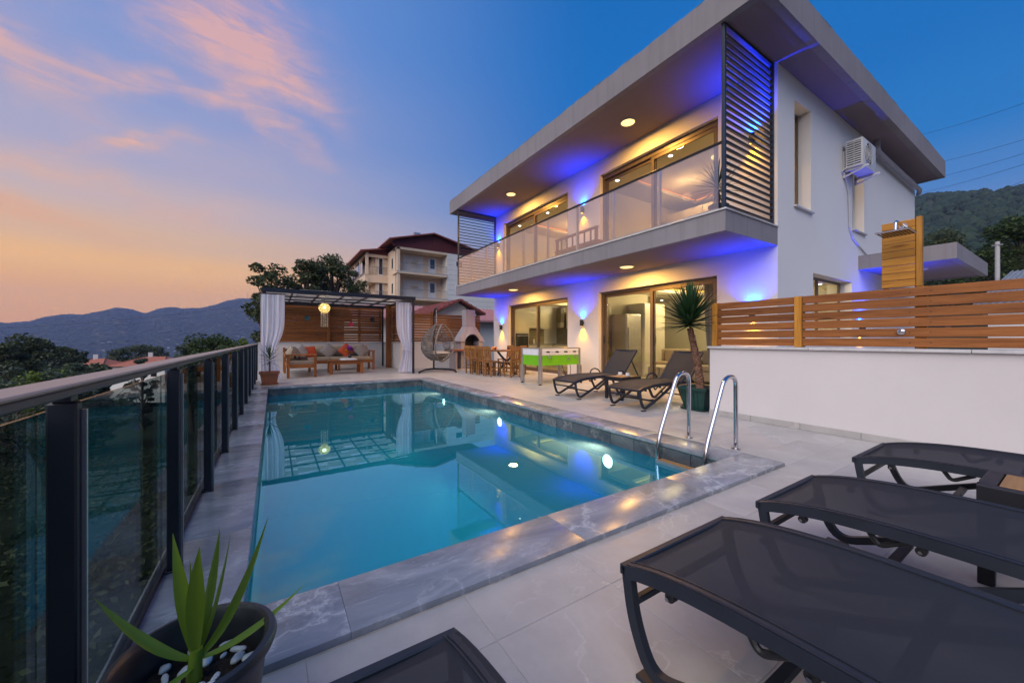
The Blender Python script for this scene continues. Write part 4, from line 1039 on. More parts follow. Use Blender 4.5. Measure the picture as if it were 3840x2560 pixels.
lb = make_lounger('sun_lounger', 'dark sun lounger with raised back before the sliding door, left of two', 50, GN, 0)
lb.location = (4.46,5.24,0); dup(lb, (4.50,3.90,0), 0, 'dark sun lounger with raised back beside the yucca pot, right of two', GN)

def side_table(name, label, x, y, w, d, h, axis):
    t = thing(name, label, 'side table', (x,y,0), 'small black side tables with teak slats')
    f = .05
    m = MB().box(x-w/2,y-d/2,h-.07,x-w/2+f,y+d/2,h).box(x+w/2-f,y-d/2,h-.07,x+w/2,y+d/2,h).box(x-w/2+f,y-d/2,h-.07,x+w/2-f,y-d/2+f,h).box(x-w/2+f,y+d/2-f,h-.07,x+w/2-f,y+d/2,h)
    build(weld(m), 'frame', 'dark_metal', t, bevel=.003)
    n = 3
    for i in range(n):
        if axis == 'x':
            a = y-d/2+f+.004+(d-2*f-.004)*i/n; b = a+(d-2*f-.004)/n-.006; build(MB().box(x-w/2+f+.003,a,h-.02,x+w/2-f-.003,b,h+.002), 'slat', 'teak_x', t, bevel=.003)
        else:
            a = x-w/2+f+.004+(w-2*f-.004)*i/n; b = a+(w-2*f-.004)/n-.006; build(MB().box(a,y-d/2+f+.003,h-.02,b,y+d/2-f-.003,h+.002), 'slat', 'teak_y', t, bevel=.003)
    for sx in (-1,1):
        for sy in (-1,1): build(MB().box(x+sx*(w/2-.026)-.024,y+sy*(d/2-.026)-.024,0,x+sx*(w/2-.026)+.024,y+sy*(d/2-.026)+.024,h-.07), 'leg', 'dark_metal', t, bevel=.003)
    return t
def cup(x, y, z, label, k=1.0):
    c = thing('coffee_cup', label, 'cup', (x,y,z), 'white cups with saucers')
    build(MB().lathe([(.0,.002),(.03,.0),(.055,.008),(.062,.014),(.055,.011),(.03,.005),(0,.005)], (x,y,z), 20), 'saucer', 'porcelain', c, smooth=True)
    build(MB().lathe([(.018,.006),(.022,.01),(.034,.035),(.038,.06),(.035,.06),(.03,.035),(.02,.014),(0,.012)], (x,y,z), 20), 'cup', 'porcelain', c, smooth=True)
    build(MB().tube([(x+.034,y,z+.05),(x+.055,y,z+.048),(x+.055,y,z+.028),(x+.031,y,z+.025)], .0045, 6), 'handle', 'porcelain', c, smooth=True)
side_table('side_table', 'black side table with teak slats at the right edge between loungers', 2.75, .085, .36, .40, .425, 'x')
cup(2.80,-.015,.428,'white coffee cup on the near side table at the right edge')
side_table('side_table', 'black side table with teak slats between the two raised loungers', 5.32, 4.62, .50, .40, .40, 'x')
cup(5.36,4.72,.403,'white cup on the left side of the far side table'); cup(5.33,4.52,.403,'white cup on the right side of the far side table')
# ------------------------------------------------------------------ back walls and timber screens
def gwall(label, boxes, caps, base):
    w = thing('garden_wall', label, 'wall', base)
    m = MB()
    for b in boxes: m.box(*b)
    build(m, 'wall', 'plaster_wall', w)
    for b in caps: build(MB().box(*b), 'cap_slab', 'marble_white', w, bevel=.004)
    return w
gwall('low white wall behind the corner sofa under the pergola', [(-.46,15.8,-.01,3.86,16.0,.945)], [(-.46,15.77,.947,3.86,16.03,.975)], (1.8,15.9,0))
gwall('low white wall between pergola and villa behind the egg chair', [(3.86,13.6,-.01,7.2,13.8,.945),(3.86,13.8,-.01,4.06,16.0,.945)], [(3.83,13.57,.947,7.2,13.83,.975),(3.83,13.83,.947,4.09,16.03,.975)], (5.6,13.7,0))
rnd = random.Random(11)
def screen(label, p, q, z0, z1, sw, gap, posts, nrm, off, base):
    """timber screen of horizontal boards from p to q (2d), facing nrm"""
    t = thing('timber_screen', label, 'fence', base); p, q = Vector((*p,0)), Vector((*q,0)); L = (q-p).length; d = (q-p).normalized(); ang = math.atan2(d.y, d.x)
    me = shared(MB().box(-L/2,-.011,-sw/2,L/2,.011,sw/2), 'slat', 'stain_x', bevel=.002)
    n = int((z1-z0+gap)/(sw+gap)); c = (p+q)/2
    for k in range(n):
        piece(me, 'slat', t, (c.x,c.y,z0+sw/2+(sw+gap)*k+rnd.uniform(-.003,.003)), (0,R(rnd.uniform(-.12,.12)),ang+R(rnd.uniform(-.1,.1))))
    for s, front, w in posts:
        e = p+d*s+Vector((*nrm,0))*(.05 if front else -.05)
        m = MB().obox((e.x,e.y,(z0+z1)/2),(w,.07,z1-z0+.02), Matrix.Rotation(ang,3,'Z')); build(m, 'post', 'stain_z', t, bevel=.003)
    return t
screen('tall brown timber screen behind the corner sofa', (-.40,15.88), (3.80,15.88), .985, 2.44, .088, .009, [(1.2,0,.06),(2.18,1,.09),(3.3,0,.09),(4.1,0,.07),(.1,0,.07)], (0,-1), 0, (1.7,15.88,.976))
screen('timber side screen at the right end of the pergola', (3.93,15.8), (3.93,13.9), .985, 2.44, .088, .012, [(.1,0,.07),(1.0,0,.07),(1.8,0,.07)], (-1,0), 0, (3.93,14.8,.976))
screen('brown timber screen behind the egg chair and barbecue', (3.9,13.68), (7.15,13.68), .985, 2.12, .086, .010, [(.15,0,.07),(1.2,0,.07),(2.95,1,.09)], (0,-1), 0, (5.5,13.68,.976))
ip = thing('timber_post', 'slotted brown timber post at the inner pergola corner', 'post', (3.72,14.6,0))
build(MB().box(3.62,14.55,0,3.80,14.66,2.40), 'post', 'stain_z', ip, bevel=.006)
me = shared(MB().box(-.012,-.02,-.03,.012,.02,.03), 'slat_end', 'pine_y', bevel=.002)
for k in range(18): piece(me, 'slat_end', ip, (3.812,14.58,.30+.11*k))

# ------------------------------------------------------------------ pergola
pg = thing('pergola', 'dark metal pergola with patchy shade cloth roof over the sofa', 'pergola', (1.75,13.7,0))
PZ = 2.40
for (x, y) in ((3.735,11.68),(-.20,11.68),(3.735,15.62),(-.20,15.62)): build(MB().box(x-.03,y-.03,0,x+.03,y+.03,PZ-.09), 'post', 'rail_metal', pg, bevel=.004)
build(MB().box(-.26,11.64,PZ-.09,3.80,11.72,PZ+.02), 'front_beam', 'rail_metal', pg, bevel=.005)
build(MB().box(-.26,15.58,PZ-.09,3.80,15.66,PZ+.02), 'rear_beam', 'rail_metal', pg, bevel=.005)
for x in (-.22,3.76): build(MB().box(x-.035,11.721,PZ-.08,x+.035,15.579,PZ+.01), 'side_beam', 'rail_metal', pg, bevel=.005)
me = shared(MB().box(-.02,-1.929,-.025,.02,1.929,.025), 'rafter', 'rail_metal', bevel=.003)
for k in range(1, 6): piece(me, 'rafter', pg, (-.22+3.98*k/6,13.65,PZ-.04))
me = shared(MB().box(-1.95,-.018,-.018,1.95,.018,.018), 'purlin', 'rail_metal', bevel=.003)
for k in range(1, 4): piece(me, 'purlin', pg, (1.77,11.68+.98*k,PZ-.085))
# shade cloth: zigzag bands that leave triangular gaps
m = MB(); nb = 7; L = 3.86/nb
for k in range(nb):
    yA = 11.73+L*k; n = 5; w = 3.9/n
    for i in range(n):
        xa = -.18+w*i; z = PZ+.028+.008*math.sin(i*2+k)
        m.add([(xa,yA,z),(xa+w,yA,z),(xa+w*.98,yA+L*.60,z),(xa,yA+L*.97,z)] if k % 2 else [(xa,yA,z),(xa+w,yA,z),(xa+w*.99,yA+L*.97,z),(xa,yA+L*.62,z)], [(0,1,2,3)])
build(m, 'shade_cloth', 'shade_cloth', pg)
# curtains
def curtain(label, xa, xb, y, tie_z, wt, side, seed):
    t = thing('curtain', label, 'curtain', ((xa+xb)/2,y,0), 'white tied curtains at the pergola front')
    rr = random.Random(seed); ph = [rr.uniform(0,6.28) for _ in range(4)]; ztop = 2.24
    def fn(u, v):
        z = ztop*(1-v)+.05*v; full = xb-xa; tz = abs(z-tie_z); k = math.exp(-(tz/.42)**2) if z > tie_z else math.exp(-(tz/.55)**2)
        w = full*(1-k*(1-wt)); anchor = xa if side < 0 else xb; f = .0 if side < 0 else 1.0
        x = anchor + (u-f)*w + (full*.12*side*-1*k*0); am = .013+.010*k
        yy = y + am*math.sin(u*31+ph[0]+.6*math.sin(z*1.7)) + .016*math.sin(u*13+ph[1]+z) + .006*math.sin(u*57+ph[2]+z*.8) + .02*k*math.sin(u*9+ph[2]) + .01*math.sin(z*2.1+ph[3])
        if v > .97: z += .012*math.sin(u*31)
        return (x, yy, z)
    build(MB().grid(fn, 90, 36), 'fabric', 'curtain_cloth', t, smooth=True)
    w = (xb-xa)*wt; xc = xa+w/2 if side < 0 else xb-w/2
    rp = [(xc+(w/2+.015)*math.cos(a*math.pi/8), y+.05*math.sin(a*math.pi/8), tie_z+.035*math.cos(a*math.pi/8)*(-side)) for a in range(16)]
    build(MB().tube(rp, .011, 6, closed=True), 'tie_band', 'curtain_cloth', t, smooth=True)
    build(MB().tube([(xa-.02,y,2.268),(xb+.02,y,2.268)], .009, 8), 'curtain_rod', 'dark_metal', t)
    me = shared(MB().tube([(.016*math.cos(a*math.pi/5),0,.016*math.sin(a*math.pi/5)) for a in range(10)], .004, 5, closed=True), 'ring', 'dark_metal')
    for k in range(9): piece(me, 'ring', t, (xa+.02+(xb-xa-.04)*k/8, y, 2.257), (0,0,R(70)))
curtain('white tied curtain at the left pergola post beside the glass fence', -.28, .25, 11.58, .72, .62, -1, 1)
curtain('white tied curtain at the right pergola post beside the egg chair', 3.22, 3.70, 11.76, .74, .60, 1, 5)
# lantern with shell strings
ln = thing('shell_lantern', 'glowing round lantern with hanging shell strings under the pergola', 'lantern', (1.34,13.0,2.3))
build(MB().cyl((1.34,13.0,2.19),(1.34,13.0,2.37),.004,n=6), 'cord', 'wire_black', ln)
build(MB().lathe([(.05,.145),(.11,.115),(.155,.06),(.17,0),(.155,-.06),(.12,-.105),(.10,-.13),(.105,-.15)], (1.34,13.0,2.05), 28), 'shade', 'lantern_paper', ln, smooth=True)
build(MB().sphere((1.34,13.0,2.07), .045, 14, 10), 'bulb', 'glow_bulb', ln, smooth=True)
lamp('bulb_light', 'POINT', ln, (1.34,13.0,2.07), 7, (1.0,.80,.42), shadow_soft_size=.05)
me = shared(MB().sphere((0,0,0),(.013,.006,.015),6,4), 'shell', 'shell')
rr = random.Random(4)
for k in range(12):
    a = k*math.pi/6; r_ = .105 if k % 2 else .07
    x, y = 1.34+r_*math.cos(a), 13.0+r_*math.sin(a)
    for j in range(13): piece(me, 'shell', ln, (x,y,1.885-.034*j+rr.uniform(-.008,.008)), (rr.uniform(-.5,.5),0,rr.uniform(0,6)))
for nm, mt, x, z, lab in (('wall_plate','blue_plate',1.05,1.87,'small blue round plate on the timber screen, left one'),('wall_plate','pink_plate',2.57,1.67,'small pink round plate on the timber screen'),('wall_plate','dark_plate',3.38,1.88,'small dark round plate on the timber screen, right one')):
    t = thing(nm, lab, 'plate', (x,15.86,z), 'coloured plates hung on the timber screen')
    o = build(MB().lathe([(0,.0),(.055,.004),(.085,.018),(.09,.024),(.083,.02),(.05,.01),(0,.006)], (0,0,0), 20), 'dish', mt, None, smooth=True)
    o.parent = t; o.rotation_euler = (R(90),0,0); o.location = (0,-.012,0)
    build(MB().cyl((x,15.868,z),(x,15.85,z),.012,n=8), 'hook', 'dark_metal', t)

# ------------------------------------------------------------------ corner sofa, cushions, coffee table
sf = thing('corner_sofa', 'pine corner sofa with beige cushions against the white wall', 'sofa', (1.6,14.4,0))
def leg(x, y, h, s=.035): build(MB().box(x-s,y-s,0,x+s,y+s,h), 'leg', 'pine_z', sf, bevel=.006)
for (x, y, h) in ((3.03,14.02,.64),(3.03,14.78,.64),(.30,14.80,.80),(1.0,11.98,.62),(.34,11.98,.62),(1.0,14.0,.30),(.30,13.9,.62),(1.9,14.05,.30),(1.9,14.78,.30)): leg(x,y,h)
build(MB().box(1.04,14.02,.26,2.99,14.07,.36), 'front_rail', 'pine_x', sf, bevel=.005); build(MB().box(.34,14.74,.26,2.99,14.79,.36), 'rear_rail', 'pine_x', sf, bevel=.005)
build(MB().box(.38,11.96,.27,.96,12.01,.38), 'end_rail', 'pine_x', sf, bevel=.005); build(MB().box(.965,12.02,.27,1.01,14.0,.37), 'side_rail', 'pine_y', sf, bevel=.005); build(MB().box(.30,12.02,.27,.345,14.7,.37), 'side_rail', 'pine_y', sf, bevel=.005)
build(MB().box(.345,12.01,.32,.965,14.74,.345).box(.966,14.07,.32,2.99,14.74,.345), 'slat_base', 'pine_y', sf)
build(MB().box(.30,11.93,.62,1.04,12.03,.66), 'armrest', 'pine_x', sf, bevel=.006); build(MB().box(2.98,13.96,.64,3.08,14.84,.68), 'armrest', 'pine_y', sf, bevel=.006)
build(MB().box(.27,12.04,.55,.31,14.8,.64), 'back_rail', 'pine_y', sf, bevel=.005); build(MB().box(.34,14.83,.66,3.0,14.87,.76), 'back_rail', 'pine_x', sf, bevel=.005)
for a, b in ((12.04,13.0),(13.01,13.98),(13.99,14.72)): build(MB().box(.36,a,.345,.98,b,.47), 'seat_cushion', 'sofa_cloth', sf, bevel=.035, seg=3, smooth=True)
for a, b in ((.99,1.63),(1.64,2.30),(2.31,2.97)): build(MB().box(a,14.03,.345,b,14.70,.47), 'seat_cushion', 'sofa_cloth', sf, bevel=.035, seg=3, smooth=True)
for i in range(4):
    a = .40+.645*i; build(MB().cushion((a+.315,14.72,.66),(.62,.40,.20), Matrix.Rotation(R(78),3,'X'), 8), 'back_cushion', 'sofa_cloth', sf, smooth=True)
for i in range(3):
    b = 12.1+.7*i; build(MB().cushion((.42,b+.33,.64),(.36,.62,.18), Matrix.Rotation(R(-76),3,'Y'), 8), 'back_cushion', 'sofa_cloth', sf, smooth=True)
def pillow(x, y, z, s, mat, rz, tilt, spin, label):
    o = thing('cushion', label, 'cushion', (x,y,z), 'loose cushions on the corner sofa')
    M_ = Matrix.Rotation(R(rz),3,'Z') @ Matrix.Rotation(R(tilt),3,'X') @ Matrix.Rotation(R(spin),3,'Z')
    build(MB().cushion((x,y,z+s*.5),(s,s,s*.34), M_, 10), 'cover', mat, o, smooth=True)
    build(MB().obox((x,y,z+s*.5),(s*.98,.004,.004),M_), 'seam', mat, o)
pillow(1.62,14.46,.47,.42,'grey_cloth',0,72,45,'grey diamond cushion in the middle left of the corner sofa')
pillow(2.20,14.48,.47,.42,'orange_cloth',4,72,45,'red orange diamond cushion behind the flower vase')
pillow(2.72,14.46,.45,.42,'grey_cloth',-4,70,40,'grey diamond cushion at the right end of the corner sofa')
pillow(1.05,14.44,.46,.38,'orange_cloth',14,72,8,'red orange cushion in the sofa corner')
pillow(.78,14.25,.47,.42,'pale_grey_cloth',40,70,30,'pale grey cushion leaning in the sofa corner')
pillow(.55,13.75,.47,.36,'orange_cloth',80,70,20,'small red cushion on the left sofa wing')
pillow(.52,13.15,.47,.42,'pale_grey_cloth',84,72,12,'pale patterned cushion at the back of the left sofa wing')
pillow(.56,12.55,.47,.40,'grey_cloth',72,66,6,'taupe cushion at the front of the left sofa wing')
th = thing('folded_throw', 'dark brown folded throw on the left sofa wing', 'blanket', (.72,12.3,.47)); build(MB().box(.62,12.22,.472,.84,12.52,.50).box(.63,12.23,.50,.83,12.50,.53).box(.62,12.24,.53,.82,12.5,.575), 'folds', 'brown_cloth', th, bevel=.012, seg=2, smooth=True)
ct = thing('coffee_table', 'low pine coffee table in front of the corner sofa', 'table', (1.93,12.9,0))
for i in range(5): build(MB().box(1.42,12.56+.138*i,.385,2.44,12.56+.138*i+.132,.425), 'plank', 'pine_x', ct, bevel=.004)
for x in (1.49,2.37):
    for y in (12.64,13.19): build(MB().box(x-.045,y-.045,0,x+.045,y+.045,.384), 'leg', 'pine_z', ct, bevel=.005)
build(MB().box(1.535,12.60,.30,2.325,12.64,.383), 'apron', 'pine_x', ct, bevel=.003); build(MB().box(1.535,13.19,.30,2.325,13.23,.383), 'apron', 'pine_x', ct)
fu = thing('fur_runner', 'white fluffy runner on the coffee table', 'runner', (2.02,12.9,.426))
def fur(u, v):
    x, y = u*2-1, v*2-1; e = max(0,1-(abs(x)**4+abs(y)**4)); return (2.02+.24*x*(1+.05*math.sin(9*v*6)), 12.9+.26*y*(1+.06*math.sin(u*37)), .430+.045*e**.4+.008*math.sin(u*50)*math.sin(v*44))
build(MB().grid(fur, 24, 24), 'pile', 'fur_white', fu, smooth=True)
va = thing('flower_vase', 'black vase of violet and yellow flowers on the coffee table', 'vase', (2.06,12.9,.47))
build(MB().lathe([(.035,0),(.05,.04),(.055,.08),(.03,.13),(.028,.16),(.036,.175),(.026,.17),(0,.15)], (2.06,12.9,.475), 18), 'vase', 'vase_black', va, smooth=True)
m = MB(); m2 = MB(); m3 = MB(); rr = random.Random(2)
def bloom(mb, c, r, n):
    for i in range(n):
        a = rr.uniform(0,6.28); e = rr.uniform(-.4,1.4); d = Vector((math.cos(a)*math.cos(e), math.sin(a)*math.cos(e), math.sin(e))); s = d.cross(Vector((0,0,1))).normalized()*r*.4
        p = Vector(c); mb.add([p, p+d*r*.6+s, p+d*r, p+d*r*.6-s], [(0,1,2,3)])
bloom(m,(2.05,12.88,.76),.13,60); bloom(m,(2.10,12.92,.72),.11,40); bloom(m2,(1.95,12.84,.68),.09,50)
for i in range(9): m3.cyl((2.06,12.9,.62),(2.06+rr.uniform(-.12,.1),12.9+rr.uniform(-.08,.06),.72),.004,n=5)
build(m, 'violet_blooms', 'violet_petal', va); build(m2, 'yellow_bloom', 'yellow_petal', va); build(m3, 'stems', 'leaf_broad', va)

# ------------------------------------------------------------------ egg chair
eg = thing('egg_chair', 'grey woven hanging egg chair on a dark curved stand', 'hanging chair', (4.45,11.7,0))
EC = Vector((4.50,11.65,.98)); 
m = MB(); m.tube(fillet([(3.86,11.50,.03),(4.02,11.62,.07),(4.25,12.0,.07),(4.62,12.25,.07),(4.95,11.85,.07),(5.0,11.35,.07),(4.96,11.12,.03)],.14,6), .032, 10)
m.tube(fillet([(4.62,12.22,.07),(4.62,12.22,1.9),(4.56,11.95,2.10),(4.52,11.68,2.10),(4.50,11.65,2.02)],.22,8), .030, 10)
build(m, 'stand', 'dark_metal', eg, smooth=True)
build(MB().cyl((4.50,11.65,1.60),(4.50,11.65,2.03),.011,n=8), 'hanger', 'aluminium', eg); 
ax = Matrix.Rotation(R(30),3,'Z')      # opening faces the camera (towards -y, a little -x)
def egg_r(z):  # half width at height z in -.62...60
    t = (z+.62)/1.22; return .54*math.sin(math.pi*min(max(t,0),1)**.80)**.78
def egg_p(a, z, k=1.0):
    r_ = egg_r(z)*k; p = ax @ Vector((r_*math.cos(a), r_*.86*math.sin(a), z)); return EC+p
op = []
for i in range(40):
    th_ = 2*math.pi*i/40; z = .0-.02+.60*math.cos(th_)
    w = egg_r(z)*.93*(1 if math.sin(th_) >= 0 else -1); p = ax @ Vector((w, -.22-.14*(1-(z/.62)**2), z)); op.append(EC+p)
build(MB().tube(op, .026, 8, closed=True), 'rim', 'rattan', eg, smooth=True)
for k in range(26):
    z = -.56+1.10*k/25; a0, a1 = R(-28), R(208)
    pts = [egg_p(a0+(a1-a0)*i/18, z+.012*math.sin(i*1.6+k)) for i in range(19)]
    build(MB().tube(pts, .019 if z < -.2 else .012, 6), 'weave_strand', 'rattan', eg, smooth=True)
for k in range(7):
    a = R(-20+220*k/6); build(MB().tube([egg_p(a,-.58+1.14*i/14,.985) for i in range(15)], .010, 6), 'rib', 'rattan', eg, smooth=True)
m = MB()
for k in range(22):
    a = 2*math.pi*k/22
    for j in range(3):
        z = -.60+.06*j; p = egg_p(a, z+.03, 1.0); q = egg_p(a+.32, z+.05, 1.02); m.tube([p,(p+q)/2+Vector((0,0,-.012)),q],.020,6)
build(m, 'base_weave', 'rattan', eg, smooth=True)
build(MB().cushion(EC+Vector((0,.0,-.36)),(.80,.66,.16), ax, 10), 'seat_cushion', 'pale_grey_cloth', eg, smooth=True)
build(MB().cushion(EC+ax@Vector((-.16,.24,-.10)),(.50,.46,.14), ax @ Matrix.Rotation(R(35),3,'Z') @ Matrix.Rotation(R(70),3,'X'), 10), 'back_cushion', 'grey_cloth', eg, smooth=True)
build(MB().cushion(EC+ax@Vector((.26,.10,-.22)),(.34,.34,.12), ax @ Matrix.Rotation(R(-50),3,'Z') @ Matrix.Rotation(R(66),3,'X'), 10), 'side_cushion', 'blue_cloth', eg, smooth=True)

# ------------------------------------------------------------------ stone barbecue
bq = thing('barbecue', 'grey stone garden barbecue with tapered chimney hood', 'barbecue', (6.2,12.75,0))
BX0, BX1, BYf, BYb = 5.76,6.66,12.50,13.05
for x in (BX0+.03,BX1-.15): build(MB().box(x,BYf+.05,0,x+.12,BYb,.66), 'pier', 'barbecue_stone', bq, bevel=.01)
build(MB().box(5.42,BYf-.18,.66,BX1+.03,BYb,.72), 'shelf', 'terracotta', bq, bevel=.01)
build(MB().box(5.50,BYf-.10,.0,5.58,BYb-.1,.66), 'shelf_leg', 'barbecue_stone', bq, bevel=.008)
m = MB().box(BX0,BYf,.72,BX0+.17,BYb,1.02).box(BX1-.17,BYf,.72,BX1,BYb,1.02).box(BX0+.17,BYb-.1,.72,BX1-.17,BYb,1.02); build(weld(m), 'fire_box', 'barbecue_stone', bq)
build(MB().box(BX0+.17,BYf+.04,.72,BX1-.17,BYb-.1,.74).box(BX0+.175,BYb-.13,.74,BX1-.175,BYb-.102,1.2), 'hearth', 'dark_metal', bq)
# hood with arched opening
def hood():
    mb = MB(); cx = (BX0+BX1)/2; n = 12; x0_, x1_ = BX0-.06, BX1+.06; ys = BYf-.03
    arch = [(cx-.30+.60*i/n, 1.03+.24*math.sin(math.pi*i/n)**.7) for i in range(n+1)]
    top = lambda x: (cx+(x-cx)*.38, 1.56)
    for i in range(n):
        (xa, za), (xb, zb) = arch[i], arch[i+1]; (ta, tz), (tb_, _) = top(xa), top(xb)
        mb.add([(xa,ys,za),(xb,ys,zb),(tb_,ys+.14,tz),(ta,ys+.14,tz)], [(0,1,2,3)])
    tl, tr_ = (cx-.20,1.56), (cx+.20,1.56); at, bt = top(arch[0][0]), top(arch[-1][0])
    mb.add([(x0_,ys,1.03),(arch[0][0],ys,1.03),(at[0],ys+.14,1.56),(tl[0],ys+.14,1.56)], [(0,1,2,3)])
    mb.add([(arch[-1][0],ys,1.03),(x1_,ys,1.03),(tr_[0],ys+.14,1.56),(bt[0],ys+.14,1.56)], [(0,1,2,3)])
    mb.add([(x0_,ys,1.03),(tl[0],ys+.14,1.56),(tl[0],BYb-.1,1.56),(x0_,BYb,1.03)], [(0,1,2,3)])
    mb.add([(x1_,ys,1.03),(x1_,BYb,1.03),(tr_[0],BYb-.1,1.56),(tr_[0],ys+.14,1.56)], [(0,1,2,3)])
    mb.add([(x0_,BYb,1.03),(tl[0],BYb-.1,1.56),(tr_[0],BYb-.1,1.56),(x1_,BYb,1.03)], [(0,1,2,3)])
    return mb
hd = build(hood(), 'hood', 'barbecue_stone', bq); build(MB().box(BX0-.07,BYf-.04,.985,BX0+.17,BYb,1.028).box(BX1-.17,BYf-.04,.985,BX1+.07,BYb,1.028), 'hood_ledge', 'barbecue_stone', bq, bevel=.006)
build(MB().box(6.01,BYf+.115,1.56,6.41,BYb-.105,2.18), 'chimney', 'barbecue_stone', bq, bevel=.012); build(MB().box(6.06,BYf+.16,2.18,6.10,BYf+.20,2.24), 'chimney_cap', 'dark_metal', bq)
m = MB()
for i in range(9): m.cyl((BX0+.18,BYf+.08+.045*i,.86),(BX1-.18,BYf+.08+.045*i,.86),.006,n=5)
build(m, 'grill_grate', 'dark_metal', bq)

# ------------------------------------------------------------------ dining table and chairs
dt = thing('dining_table', 'wooden dining table on crossed dark legs by the villa wall', 'table', (5.82,10.1,0))
for i in range(5): build(MB().box(5.46+.148*i,9.20,.715,5.46+.148*i+.144,11.2,.75), 'plank', 'chair_wood_y', dt, bevel=.004)
for y in (9.42,10.95):
    for s in (-1,1): build(MB().tube(bez((5.82-s*.30,y,.02),(5.82-s*.22,y,.35),(5.82+s*.02,y,.36),(5.82+s*.30,y,.713),10), .032, 8), 'crossed_leg', 'dark_metal', dt, smooth=True)
build(MB().box(5.8,9.42,.345,5.84,10.95,.385), 'stretcher', 'dark_metal', dt)
def make_chair(label):
    """seat centre at origin, back at -x, facing +x"""
    t = thing('dining_chair', label, 'chair', (0,0,0), 'rustic wooden dining chairs'); w, d = .34, .36
    for sy in (-1,1):
        y = sy*(w/2-.02)
        build(MB().beam((-d/2+.02,y,0),(-d/2+.01,y,.42),.036,.04).beam((-d/2+.01,y,.42),(-d/2-.03,y,.86),.034,.036), 'rear_leg', 'chair_wood_z', t)
        build(MB().box(d/2-.04,y-.018,0,d/2,y+.018,.41), 'front_leg', 'chair_wood_z', t, bevel=.004)
        build(MB().box(-d/2+.04,y-.012,.14,d/2-.04,y+.012,.17).box(-d/2+.04,y-.012,.24,d/2-.04,y+.012,.265), 'side_rung', 'chair_wood_x', t)
    build(MB().box(-d/2,-w/2+.003,.412,d/2+.02,w/2-.003,.44), 'seat', 'chair_wood_x', t, bevel=.006)
    build(MB().box(-.02,-w/2+.03,.14,.01,w/2-.03,.165), 'rung', 'chair_wood_y', t)
    build(MB().box(-d/2-.045,-w/2-.005,.78,-d/2-.012,w/2+.005,.875), 'top_rail', 'chair_wood_y', t, bevel=.008); build(MB().box(-d/2-.02,-w/2+.036,.49,-d/2+.005,w/2-.036,.53), 'lower_rail', 'chair_wood_y', t)
    for k in range(4):
        yy = -.096+.064*k; build(MB().beam((-d/2-.008,yy,.52),(-d/2-.03,yy,.79),.036,.014,up=(1,0,0)), 'back_slat', 'chair_wood_z', t)
    return t
c0 = make_chair('rustic chair on the pool side of the dining table, nearest the pool'); c0.location = (5.38,9.46,0); c0.rotation_euler = (0,0,R(2))
dup(c0, (5.37,9.86,0), R(-1), 'rustic chair on the pool side of the table, second from the front')
dup(c0, (5.36,10.28,0), R(1), 'rustic chair on the pool side of the table, third from the front')
dup(c0, (5.36,10.72,0), R(0), 'rustic chair on the pool side of the table, furthest back')
dup(c0, (5.74,9.00,0), R(92), 'rustic chair at the head of the dining table, back to the camera')
dup(c0, (6.42,9.70,0), R(180), 'rustic chair on the villa side of the table, nearer one')
dup(c0, (6.42,10.5,0), R(180), 'rustic chair on the villa side of the table, further one')
pt = thing('serving_plate', 'pale serving plate with fruit in the middle of the dining table', 'plate', (5.85,10.2,.752))
build(MB().lathe([(0,.0),(.12,.004),(.17,.02),(.175,.024),(.12,.012),(0,.008)], (5.85,10.2,.752), 24), 'plate', 'porcelain', pt, smooth=True)
for i in range(5): build(MB().sphere((5.85+.06*math.cos(i*1.26),10.2+.06*math.sin(i*1.26),.80), .036, 10, 8), 'fruit', 'fruit', pt, smooth=True)
for i, (x, y) in enumerate(((5.62,9.75),(6.04,9.7),(5.62,10.3),(6.06,10.45),(5.64,10.85))):
    g = thing('drinking_glass', ('red drink glass at the near pool side corner of the table','red drink glass at the near villa side of the table','red drink glass in the middle of the pool side','red drink glass in the middle of the villa side','red drink glass at the far end of the table')[i], 'glass', (x,y,.751), 'glasses of red drink on the dining table')
    build(MB().lathe([(.026,.001),(.030,.10),(.028,.10),(.025,.006),(0,.006)], (x,y,.751), 14), 'glass', 'clear_glass', g, smooth=True); build(MB().lathe([(.0,.007),(.024,.007),(.026,.075),(0,.075)], (x,y,.751), 14), 'drink', 'red_glass', g, smooth=True)
for i, (x, y) in enumerate(((5.60,9.5),(6.04,9.95))):
    g = thing('dinner_plate', ('white plate at the near end of the dining table','white plate on the villa side of the dining table')[i], 'plate', (x,y,.751)); build(MB().lathe([(0,.0),(.07,.003),(.105,.014),(.11,.017),(.07,.008),(0,.006)], (x,y,.751), 24), 'dish', 'porcelain', g, smooth=True); build(MB().lathe([(0,.007),(.06,.009),(.06,.012),(0,.014)], (x,y,.751), 16), 'napkin', 'tablecloth_pale', g)
jr = thing('flask', 'dark glass flask on the wall cap beside the barbecue', 'flask', (7.0,13.64,.976)); build(MB().lathe([(.05,0),(.075,.05),(.07,.12),(.03,.19),(.028,.24),(.036,.25),(0,.25)], (7.0,13.64,.976), 16), 'body', 'dark_plate', jr, smooth=True); build(MB().lathe([(.02,0),(.024,.03),(0,.035)], (7.0,13.64,1.226), 12), 'stopper', 'bark', jr)

